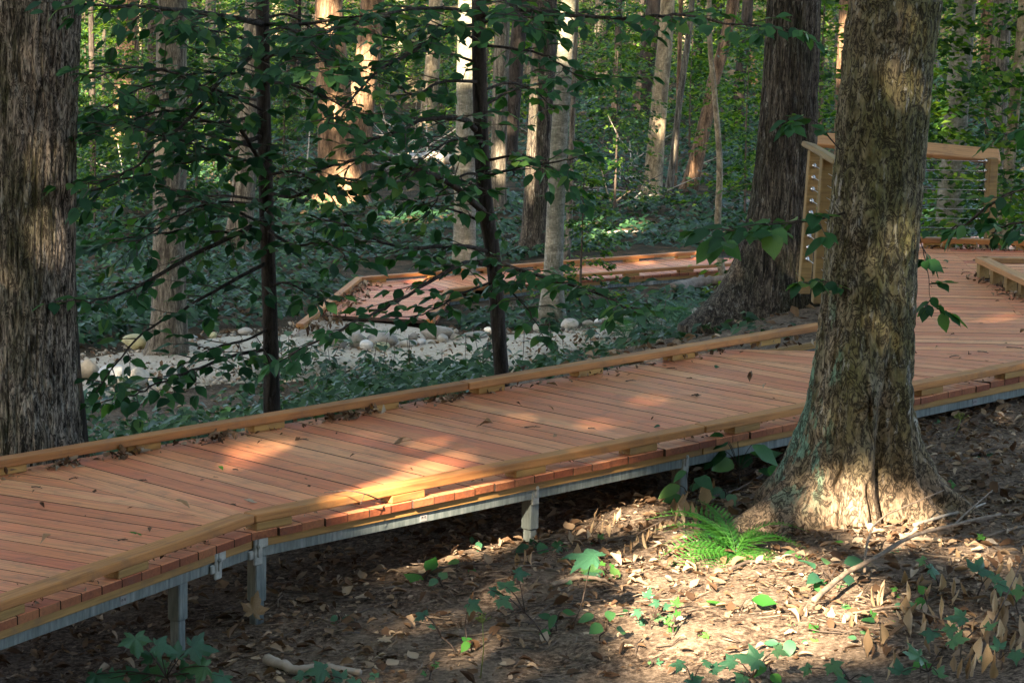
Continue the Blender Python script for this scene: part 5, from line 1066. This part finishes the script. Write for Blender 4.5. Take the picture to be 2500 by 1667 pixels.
# umbel seed heads
for px, py, bx, by, lab in ((2347, 1020, 2320, 1090, 'yellow green seed head on a thin stalk under the boardwalk at the right'), (1178, 1515, 1172, 1660, 'thin stalk with a green seed head in the middle foreground')):
    B = gp(bx, by); t = thing('seed_head_plant', B, lab, 'plant'); p = at(px, py, B[1]) - B; b = MB(); b.tube([(0, 0, -.02), p * .5 + [.01, 0, 0], p], [.003, .0025, .002], 5); obj('stem', b.mesh('stem', [M['seed']], True), t); b = MB()
    for k in range(26):
        q = p + np.array([rng.normal(0, .018), rng.normal(0, .018), rng.uniform(0, .03)]); b.tube([p - [0, 0, .01], q], .0009, 3); b.tube([q, q + [0, 0, .005]], .003, 5)
    obj('seed_head', b.mesh('seed_head', [M['seed']]), t)
def frond_mesh(L, npin, arch, seed, mat='fern'):
    rs = np.random.default_rng(seed); b = MB(); ax = []
    for t in np.linspace(0, 1, 10): ax.append((L * t * (1 - .12 * arch * t), 0, L * (.55 * t - (.55 + .35 * arch) * t * t)))
    ax = np.array(ax); b.tube(ax, np.linspace(.0022, .0006, 10), 4)
    for i in range(npin):
        t = .12 + .86 * i / npin; p = np.array([np.interp(t, np.linspace(0, 1, 10), ax[:, k]) for k in range(3)]); w = L * .21 * math.sin(PI * min(1, (t * .93 + .07)) ** .8) * (1.02 - t * .35)
        for s in (-1, 1):
            d = np.array([.45, s * .9, -.05 + rs.normal(0, .08)]); d /= np.linalg.norm(d); n = 7
            for j in range(n):           # small leaflets along each pinna
                u = (j + .6) / n; c = p + d * w * u; ll = w * .30 * (1 - u * .65); e = np.array([d[0] * .6 + .5, d[1] * .6, d[2]]); f_ = np.array([d[0] * .9 - .55, d[1] * .9 + s * .3, d[2]])
                for q in (e, f_):
                    q = q / np.linalg.norm(q); sd = np.array([-q[1], q[0], 0]) * ll * .19; b.add([c, c + q * ll * .5 + sd, c + q * ll, c + q * ll * .5 - sd + [0, 0, .002]], [(0, 1, 2, 3)])
            b.add([p, p + d * w * .5 + [.0008, 0, .001], p + d * w, p + d * w * .5 - [.0008, 0, 0]], [(0, 1, 2, 3)])
    return b.mesh('frond', [M[mat]])
FR = [frond_mesh(.42, 15, .7, 1), frond_mesh(.42, 15, 1.2, 2)]
FR2 = [frond_mesh(.42, 16, .7, 3, 'leaf_maple'), frond_mesh(.42, 16, 1.2, 4, 'leaf_maple')]
def fern(px, py, fronds, label, group=None, sc=1.0, Y=None):
    B = gp(px, py) if Y is None else at(px, py, Y); t = thing('fern', B, label, 'fern', group)
    for k, (yaw, s, tilt) in enumerate(fronds): obj('frond', (FR if Y is None else FR2)[k % 2], t, mat=mat4(rot(math.radians(yaw), tilt, rng.normal(0, .15))[0] * s * sc, (0, 0, .01)))
    return t
fern(1795, 1368, [(168, 1.0, -.50), (182, 1.05, -.25), (196, .95, -.05), (152, .95, -.62), (208, 1.0, .08), (225, .8, .12), (140, .8, -.5), (28, .85, -.45), (12, .9, -.25), (352, .8, -.1), (335, .75, .05), (40, .7, -.6), (250, .65, .15), (290, .6, .12), (172, .7, -.75), (310, .6, .0), (100, .6, -.6), (160, 1.1, -.8), (178, 1.15, -.62), (20, .95, -.7), (200, .95, -.45), (0, .9, -.5), (130, .9, -.9)], 'bright green lacy fern in front of the mossy tree, left of its foot', sc=1.05)
for k, (x, y, lab) in enumerate(((1568, 800, 'pale green fern at the gravel edge below the right stone row'), (1640, 812, 'fern left of the dark furrowed tree beside the gravel'), (1530, 830, 'fern leaning over the near gravel edge, left of the other ferns'), (1690, 800, 'fern nearest the dark furrowed tree'), (905, 838, 'small fern between the pointed boulder and the white speckled cobble'))):
    c = on(x, y, GZL)
    fern(x, y, [(a, rng.uniform(.8, 1.2), rng.uniform(-.7, .0)) for a in rng.uniform(0, 360, 11 if k < 4 else 6)], lab, sc=1.7 if k < 4 else 1.2, Y=c[1])
# taller weeds along the near gravel edge
G3 = 'slender weeds along the near edge of the gravel'
for k in range(44):
    x = rng.uniform(640, 1660); y = np.interp(x, [q[0] for q in low], [q[1] for q in low]) + rng.uniform(-26, 12); c = on(x, y, GZL)
    B = np.array([c[0], c[1], GZL - .03]); t = thing('weed', B, 'slender weed with small leaves at the near edge of the gravel', 'plant', G3); h = rng.uniform(.2, .5); b = MB(); tip = np.array([rng.normal(0, .06), rng.normal(0, .06), h]); b.tube([(0, 0, 0), tip * .5 + rng.normal(0, .01, 3), tip], .0035, 4); obj('stem', b.mesh('stem', [M['stem']]), t)
    for j in range(rng.integers(4, 9)):
        u = rng.uniform(.3, 1); a = rng.uniform(0, 6.28); R3 = rot(a, rng.uniform(-.1, .6), 0)[0] * rng.uniform(.09, .17); obj('leaf', leaf_mesh('leaf', j % 4, 'cover'), t, mat=mat4(R3, tip * u))

# ---------------------------------------------------------------- sticks, fallen branches and dry leaves
def stick(pxs, r, label, mat='stick', lift=.01, side=(), name='stick', cat='stick'):
    P = [gp(x, y) + [0, 0, lift + r * .7] for x, y in pxs]
    if len(P) > 2 and lift > .05:
        for k, p in enumerate(P): p[2] += lift * math.sin(PI * k / (len(P) - 1))
    B = P[0].copy(); c = curve(P, 6 * len(P)); c = c + rng.normal(0, r * .10, c.shape); t = thing(name, B, label, cat); b = MB(); b.tube([p - B for p in c], np.linspace(r, r * .5, len(c)) * rng.uniform(.95, 1.05, len(c)), 8)
    obj('branch' if name != 'stick' else 'shaft', b.mesh('branch', [M[mat]], True), t)
    for s in side:
        q = [gp(x, y) + [0, 0, lift * 1.5 + .03 * k] for k, (x, y) in enumerate(s)]; b = MB(); b.tube([p - B for p in curve(q, 8)], np.linspace(r * .5, r * .2, 8), 6); obj('side_twig', b.mesh('side_twig', [M[mat]], True), t)
    return t, c
stick([(650, 1622), (720, 1640), (800, 1652), (880, 1665)], .028, 'pale barkless log lying at the bottom edge beneath the maple plant', 'log', name='fallen_log', cat='log')
stick([(1342, 1452), (1400, 1438), (1450, 1438), (1500, 1445)], .014, 'thick grey stick lying on the soil left of the fern')
stick([(1265, 1412), (1310, 1405), (1352, 1418)], .007, 'short stick behind the clustered maple seedling')
stick([(1020, 1432), (1100, 1412), (1220, 1402)], .006, 'long thin stick lying under the boardwalk edge', 'twig')
stick([(860, 1515), (940, 1490), (1010, 1480)], .005, 'thin stick on the soil right of the corner post', 'twig')
stick([(1135, 1560), (1250, 1562), (1330, 1560), (1410, 1530)], .004, 'thin curved twig below the clustered maple seedling', 'stick')
stick([(640, 1575), (700, 1560), (790, 1520)], .005, 'dark stick next to the foot of the corner post', 'twig')
stick([(1290, 1545), (1345, 1500), (1400, 1470)], .004, 'dark twig pointing at the thick grey stick', 'twig')
stick([(1720, 1255), (1800, 1205), (1870, 1160)], .008, 'stick leaning along the left root of the mossy tree', 'twig', lift=.03)
stick([(2110, 1290), (2160, 1262), (2210, 1240)], .006, 'stick by the sunny foot of the mossy tree')
stick([(2330, 1300), (2440, 1270), (2510, 1255)], .009, 'pale stick running off the right edge')
stick([(2370, 1130), (2440, 1112), (2510, 1140)], .008, 'grey stick right of the mossy tree roots', 'twig')
stick([(2300, 1075), (2380, 1045), (2470, 1060)], .005, 'thin stick under the boardwalk at the right', 'twig')
stick([(1780, 1400), (1830, 1385), (1870, 1392)], .010, 'short dark stick just below the fern', 'twig')
stick([(2080, 1540), (2200, 1520), (2290, 1535)], .005, 'thin grey twig arched over the litter at the right', 'stick', lift=.04)
stick([(2400, 1330), (2450, 1318), (2510, 1290)], .010, 'broken stick at the right edge above the dry leaves')
stick([(2180, 1345), (2260, 1352), (2330, 1345)], .015, 'short rotten branch piece behind the grey fallen branch', 'stick')
stick([(2060, 1545), (2120, 1525)], .02, 'stub of orange brown rotten wood by the sunny patch', 'stick')
fb, c1 = stick([(1985, 1528), (2060, 1478), (2130, 1452), (2220, 1408), (2320, 1362), (2440, 1300)], .014, 'long grey fallen branch with curled dry leaves at the lower right', 'stick', lift=.06, side=([(2108, 1462), (2112, 1420), (2140, 1370), (2220, 1325), (2300, 1300)], [(2320, 1362), (2350, 1330), (2420, 1260)]), name='fallen_branch', cat='branch')
f2, c2 = stick([(2230, 1310), (2300, 1285), (2360, 1258), (2405, 1232)], .010, 'pale brown fallen branch in the light right of the mossy tree', 'log', lift=.04, side=([(2378, 1250), (2386, 1280)],), name='fallen_branch', cat='branch')
def hang(t, spots, kindmat='dry_pale', up=.0):
    B = np.array(t.location); b = MB()
    for k, (x, y, s) in enumerate(spots):  # a shrivelled leaf hanging tip down, top at px, py
        g = gp(x, y + s * .9); p = at(x, y, g[1] - .05); L = .9 * s / FOC * g[1]
        yaw = rng.uniform(0, 6.28); R3 = rot(yaw, rng.uniform(1.15, 1.75), rng.uniform(-.6, .6))[0] * L * np.array([1, .62, .62])
        obj('dry_leaf', leaf_mesh('dry', int(rng.integers(1, 5)), kindmat), t, mat=mat4(R3, p - B))
hang(fb, [(2118, 1425, 60), (2130, 1430, 66), (2108, 1440, 50), (2142, 1440, 44), (2212, 1455, 60), (2200, 1470, 55), (2238, 1470, 50), (2250, 1400, 44), (2265, 1475, 52), (2245, 1402, 60), (2335, 1340, 60), (2300, 1312, 60), (2318, 1360, 48), (2330, 1410, 66), (2345, 1420, 60)])
tl = thing('dry_leaf_branch', gp(2440, 1560), 'thin branch bristling with hanging tan dried leaves in the lower right corner', 'branch')
hang(tl, [(2420, 1385, 66), (2450, 1370, 80), (2470, 1385, 84), (2490, 1400, 70), (2430, 1440, 90), (2445, 1455, 96), (2460, 1480, 80), (2410, 1500, 70), (2425, 1520, 90), (2440, 1510, 80), (2470, 1430, 66), (2395, 1555, 80), (2410, 1570, 90), (2350, 1605, 70), (2370, 1600, 80), (2385, 1590, 86), (2490, 1500, 80), (2480, 1540, 70), (2330, 1600, 56), (2300, 1600, 60), (2495, 1330, 60)] + [(rng.uniform(2120, 2500), rng.uniform(1390, 1620), rng.uniform(34, 80)) for _ in range(46)])
b = MB(); B = np.array(tl.location); b.tube([p - B for p in curve([gp(2380, 1640), gp(2430, 1560) + [0, 0, .10], at(2450, 1470, gp(2450, 1560)[1]), at(2500, 1360, gp(2480, 1500)[1])], 14)], np.linspace(.006, .002, 14), 5); obj('branch', b.mesh('branch', [M['twig']], True), tl)
td = thing('dry_leaf_branch', gp(1680, 1260), 'drooping stem of curled dry leaves beside the third steel post', 'branch'); hang(td, [(1712, 1170, 70), (1725, 1180, 76), (1742, 1168, 50), (1668, 1205, 80), (1680, 1200, 90), (1655, 1230, 66), (1690, 1225, 70), (1645, 1215, 54)])
td2 = thing('dry_leaf_branch', gp(1560, 1330), 'row of tan curled leaves lying along the soil between the second and third steel posts', 'branch'); hang(td2, [(1600, 1280, 50), (1585, 1290, 56), (1570, 1300, 56), (1555, 1305, 50), (1540, 1318, 44), (1612, 1275, 46), (1525, 1325, 40)])
td3 = thing('dry_leaf_branch', gp(1460, 1290), 'heap of pale curled leaves behind and right of the second steel post', 'branch'); hang(td3, [(1450, 1270, 50), (1470, 1265, 50), (1490, 1275, 44), (1435, 1290, 46), (1500, 1250, 40), (1515, 1240, 44), (1460, 1240, 34), (1410, 1325, 60), (1400, 1345, 50), (1280, 1340, 60), (1300, 1345, 54), (1262, 1350, 50), (1390, 1295, 40)])
for t, p, q in ((td, (1690, 1262), (1722, 1165)), (td2, (1520, 1345), (1615, 1272)), (td3, (1430, 1330), (1500, 1245))):
    B = np.array(t.location); g = gp(*p); e = at(q[0], q[1], g[1]); b = MB(); b.tube([v - B for v in curve([g, (g + e) / 2 + [0, 0, .01], e], 8)], .003, 5); obj('stem', b.mesh('stem', [M['twig']], True), t)
ts = thing('dry_leaf_branch', gp(1960, 1540), 'clump of pale upright dry leaves at the right rim of the sunny patch', 'branch'); hang(ts, [(1928, 1500, 46), (1955, 1475, 60), (1968, 1476, 54), (1935, 1512, 40), (2030, 1480, 46), (2015, 1475, 40), (2060, 1500, 44), (2078, 1502, 50), (2092, 1495, 44)])
b = MB(); b.tube([(0, 0, 0), (.01, 0, .05), (.03, .02, .09)], .003, 5); obj('stem', b.mesh('stem', [M['twig']]), ts)
# a large dry maple leaf by the corner post, a twig
g = gp(618, 1540); o = obj('dry_maple_leaf', leaf_mesh('maple', 2, 'dry_pale'), None, mat=mat4(frame_from(np.array([.2, .25, 1.0]), np.array([.1, -1, .35])) * (92 / FOC * g[1]), g + [0, 0, .07])); tag(o, 'large tan dry maple leaf propped against the foot of the corner post', 'leaf')
for x, y, w, l in ((760, 1640, 70, 'grey brown lobed leaf lying on the soil at the bottom, left of the pale log'), (935, 1575, 60, 'faded lobed leaf lying on bare soil in the lower middle')):
    g = gp(x, y); o = obj('dry_maple_leaf', leaf_mesh('maple', 0, 'dry_pale'), None, mat=mat4(frame_from(np.array([rng.normal(), rng.normal(), 0]), np.array([.1, -.3, 1])) * (w / FOC * g[1]), g + [0, 0, .02])); tag(o, l, 'leaf')

# ---------------------------------------------------------------- leaves and twigs lying on the decks
G4 = 'curled brown leaves scattered on the boardwalk'; G5 = 'bits of twig scattered on the boardwalk'
def deckleaf(x, y, w, kind, k, mat, label, group=None, z=.004, tilt=.3):
    p = on(x, y, z); s = w / FOC * p[1]; a = rng.uniform(0, 6.28); nn = np.array([rng.normal(0, tilt), rng.normal(0, tilt), 1]); R3 = frame_from(np.cross(np.cross(nn, [math.cos(a), math.sin(a), 0]), nn), nn) * s
    me = leaf_mesh(kind, k, mat); lowz = min((R3 @ np.array(v.co))[2] for v in me.vertices)
    tag(obj('fallen_leaf', me, None, mat=mat4(R3, p - [0, 0, lowz * .8])), label, 'leaf', group)
for x, y, w, kd, k, m, l in ((335, 1308, 42, 'maple', 3, 'fern', 'bright green crumpled leaf lying on the boardwalk near its front left corner'), (535, 1143, 22, 'leaf', 1, 'fern', 'small green leaf on the boardwalk left of centre'), (1612, 1042, 18, 'leaf', 4, 'leaf_maple', 'small green leaf on the boardwalk close to its near curb, right of centre'), (1752, 895, 22, 'leaf', 3, 'leaf_maple', 'dark green leaf on the boardwalk left of the mossy tree'),
    (430, 1238, 40, 'dry', 1, 'dry', 'orange brown curled leaf on the boardwalk near the bend'), (366, 1290, 34, 'dry', 2, 'dry', 'dark curled leaf just above the green crumpled leaf'), (282, 1115, 24, 'dry', 2, 'dry', 'upright reddish leaf at the far curb on the left'), (108, 1238, 30, 'dry', 2, 'dry', 'dark twisted leaf at the left of the boardwalk'), (125, 1325, 34, 'dry', 4, 'dry', 'thin reddish leaf low at the left of the boardwalk'), (960, 1085, 48, 'dry', 2, 'dry', 'large dark curled leaf in the middle of the boardwalk'), (1203, 1043, 40, 'dry', 4, 'dry', 'greenish brown leaf with stalk in the middle of the boardwalk'), (1335, 938, 30, 'dry', 1, 'dry_pale', 'pale curled leaf near the far curb right of centre'), (1830, 932, 42, 'dry', 2, 'dry', 'long dark curled leaf on the boardwalk just left of the mossy tree'), (1700, 870, 26, 'dry', 1, 'dry_pale', 'tan leaf against a far curb block left of the mossy tree'), (628, 1226, 34, 'dry', 3, 'dry', 'grey dried leaf by the near curb joint'), (2365, 868, 24, 'dry', 1, 'dry', 'dark curled leaf on the wide deck right of the mossy tree'), (2312, 640, 20, 'maple', 3, 'leaf_maple', 'pale green leaf on the wide deck behind the mossy tree'), (2375, 643, 24, 'dry', 1, 'dry', 'dark leaf beside the corner of the tree well curb'), (2490, 812, 28, 'dry', 2, 'dry', 'dark curled leaf at the right edge of the wide deck')):
    deckleaf(x, y, w, kd, k, m, l)
for x, y in ((500, 1172), (680, 1150), (690, 1060), (720, 1075), (820, 1060), (855, 1115), (750, 1168), (757, 1188), (1000, 1145), (1420, 918), (1540, 915), (1700, 968), (1590, 1025), (560, 1130), (640, 1082), (1350, 1066), (1885, 972), (1690, 925), (1340, 1000), (225, 1200), (310, 1240), (85, 1200), (180, 1170), (210, 1258), (40, 1425), (520, 1165), (600, 1090), (1260, 990), (1480, 925), (1870, 945)):
    deckleaf(x, y, rng.uniform(9, 17), 'dry', int(rng.integers(5)), 'dry', 'small curled brown leaf fragment lying on the boardwalk planks', G4)
for x, y in ((2270, 700), (2300, 745), (2350, 660), (2420, 720), (2440, 735), (2330, 820), (2290, 850), (2460, 840), (2410, 880), (2340, 875), (2480, 765), (2280, 650), (2400, 790)):
    deckleaf(x, y, rng.uniform(8, 15), 'dry', int(rng.integers(5)), 'dry', 'small curled brown leaf fragment lying on the boardwalk planks', G4)
def decktwig(x, y, L, a, label='short dark bit of twig lying on the boardwalk planks', group=G5):
    p = on(x, y, .006); b = MB(); l = L / FOC * p[1]; b.tube(curve([(-l / 2, 0, 0), (0, l * .06, .004), (l / 2, 0, .002)], 7), [.0035, .0032, .003, .003, .0026, .002, .0015], 5); b.tube([(l * .1, 0, .002), (l * .25, l * .12, .008)], .0018, 4)
    tag(obj('deck_twig', b.mesh('twig', [M['twig']], True), None, mat=mat4(rot(a, 0, 0)[0], p)), label, 'twig', group)
for x, y, L in ((515, 1083, 55), (180, 1168, 26), (350, 1173, 22), (575, 1147, 20), (740, 1073, 30), (1540, 930, 26), (1445, 1046, 22), (1300, 1043, 40), (1580, 890, 40), (1560, 868, 30), (300, 1318, 26), (570, 1232, 20), (2455, 719, 45), (2330, 870, 30), (2400, 860, 34), (2480, 850, 50), (2360, 666, 24), (2300, 655, 30), (1700, 965, 24), (1640, 900, 26), (90, 1190, 34)):
    decktwig(x, y, L, rng.uniform(-.9, .9))
# arched twig over the near curb
p = [on(792, 1202, .09), on(845, 1197, .13), on(890, 1205, .11), on(922, 1218, .05)]; b = MB(); b.tube([q - p[0] for q in curve(p, 12)], np.linspace(.002, .004, 12), 5); b.tube([p[2] - p[0], p[2] - p[0] + [-.02, -.02, -.05]], .002, 4)
o = obj('deck_twig', b.mesh('twig', [M['twig']], True), None, p[0]); tag(o, 'dark bent twig hooked over the near curb rail left of the sunlit planks', 'twig')
def debris():                             # crumbs of leaf swept against the curbs
    P = []; S = []
    def line(a, b, n, w, s0, s1):
        for k in range(n):
            t = rng.random(); q = a + (b - a) * t; d = np.array([rng.normal(0, w), rng.normal(0, w)]); P.append([q[0] + d[0], q[1] + d[1], .004 + .012 * rng.random()]); S.append(rng.uniform(s0, s1))
    fi = lambda s: FJ + U[:2] * s - NV[:2] * .10
    line(fi(.0), fi(7.0), 200, .035, .012, .05); line(J + NV[:2] * .09, J + NV[:2] * .09 + U[:2] * 7.2, 150, .03, .01, .035); line(FJ - nA * .12, FJ - nA * .12 - dA * 2.5, 260, .05, .015, .06); line(J + nA * .09 - dA * 3, J + nA * .09, 200, .03, .01, .035)
    for s in (.35, .75, 1.35, 2.25, 2.4, 3.1): q = fi(s); line(q, q + U[:2] * .2, 26, .035, .03, .075)
    line(WELL[0] + (WELL[1] - WELL[0]) * .0 - [.06, 0], WELL[1] - [.06, 0], 70, .05, .015, .05); line(FARP - fn * -.12, FARQ + fn * .12, 90, .04, .02, .06)
    P = np.array(P); n = len(P); nn = np.stack([rng.normal(0, .6, n), rng.normal(0, .6, n), np.ones(n)], -1); R3 = frame_from(rng.normal(0, 1, (n, 3)), nn) * np.array(S)[:, None, None]
    tag(obj('deck_debris', soup('deck_debris', LIT, R3, P, [M['dry']])), kind='stuff')
    n = 380; a = rng.uniform(0, 1, n); q = e0[None] + (e1 - e0)[None] * a[:, None] + np.abs(rng.normal(0, .22, n))[:, None] * nrm(e0, e1, -1)[None]; P = np.stack([q[:, 0], q[:, 1], np.full(n, ZF + .012)], -1)
    nn = np.stack([rng.normal(0, .5, n), rng.normal(0, .5, n), np.ones(n)], -1); R3 = frame_from(rng.normal(0, 1, (n, 3)), nn) * rng.uniform(.02, .09, n)[:, None, None]; tag(obj('deck_debris', soup('deck_debris', LIT, R3, P, [M['dry']])), kind='stuff')
    n = 1100; px = rng.uniform(180, 1760, n); t = rng.random(n); py = np.interp(px, [q[0] for q in low], [q[1] for q in low]) * t + (1 - t) * np.interp(px, [q[0] for q in upp], [q[1] for q in upp]); P = np.array([on(x, y, GZL + .015) for x, y in zip(px, py)])
    nn = np.stack([rng.normal(0, .4, n), rng.normal(0, .4, n), np.ones(n)], -1); R3 = frame_from(rng.normal(0, 1, (n, 3)), nn) * rng.uniform(.02, .08, n)[:, None, None]; tag(obj('gravel_debris', soup('gravel_debris', LIT, R3, P, [M['dry']])), kind='stuff')
debris()
# fallen wood far back
for pts, r, mat, lab in (([(960, 425), (1010, 408), (1070, 402), (1110, 408)], .16, 'log', 'pale fallen log deep in the woods left of the pale speckled trunk'), ([(690, 600), (740, 596), (800, 606), (838, 616)], .07, 'stick', 'brown fallen branch at the foot of the sunlit broad trunk'), ([(1640, 725), (1700, 705), (1780, 700)], .10, 'stick', 'rotting log under the far boardwalk beside the dark furrowed tree'), ([(1440, 585), (1500, 573), (1560, 570)], .03, 'log', 'thin fallen branch on the sunny ground behind the far boardwalk'), ([(1790, 520), (1830, 500), (1880, 492)], .05, 'stick', 'fallen branch left of the dark furrowed tree'), ([(1100, 660), (1160, 640), (1190, 620)], .03, 'stick', 'stick lying in the ground plants behind the far boardwalk')):
    stick(pts, r, lab, mat, name='fallen_branch', cat='log')
def brush():
    b = MB()
    for k in range(150):
        px, py = (rng.uniform(880, 1120), rng.uniform(340, 440)) if k < 60 else ((rng.uniform(1400, 1560), rng.uniform(380, 520)) if k < 110 else (rng.uniform(200, 760), rng.uniform(380, 500)))
        g = gp(px, py); a = rng.uniform(0, 6.28); L = rng.uniform(.6, 1.8); d = np.array([math.cos(a), math.sin(a) * .5, rng.uniform(-.05, .75)]); b.tube([g, g + d * L * .5 + rng.normal(0, .05, 3), g + d * L], [.016, .012, .005], 4, m=int(rng.random() < .5))
    tag(obj('brushwood', b.mesh('brushwood', [M['twig'], M['log']])), kind='stuff')
brush()

def pebbles():                            # loose stones lying on the gravel bed
    V, F = ico(1); n = 1900; px = rng.uniform(150, 1770, n); t = rng.random(n) ** 1.3; lo = np.interp(px, [q[0] for q in low], [q[1] for q in low]); hi = np.interp(px, [q[0] for q in upp], [q[1] for q in upp]); t = np.where(rng.random(n) < .45, np.where(rng.random(n) < .5, rng.normal(0, .05, n), 1 + rng.normal(0, .05, n)), t)
    P = np.array([on(x, y, GZL + .005) for x, y in zip(px, lo + (hi - lo) * t)]); P = P[(px < 730) | (px > 1075) | (t < .72)]; n = len(P); VV = np.array([V * (1 + .35 * np.random.default_rng(k).normal(0, .5, (len(V), 1))) for k in range(10)])
    R3 = rot(rng.uniform(0, 6, n), rng.normal(0, .3, n), rng.normal(0, .3, n)) * (np.array([1, .8, .6])[None, None] * (.008 + .034 * rng.random(n) ** 4)[:, None, None])
    tag(obj('pebbles', soup('pebbles', (VV, F), R3, P, [M['stone']], smooth=True)), kind='stuff')
pebbles()
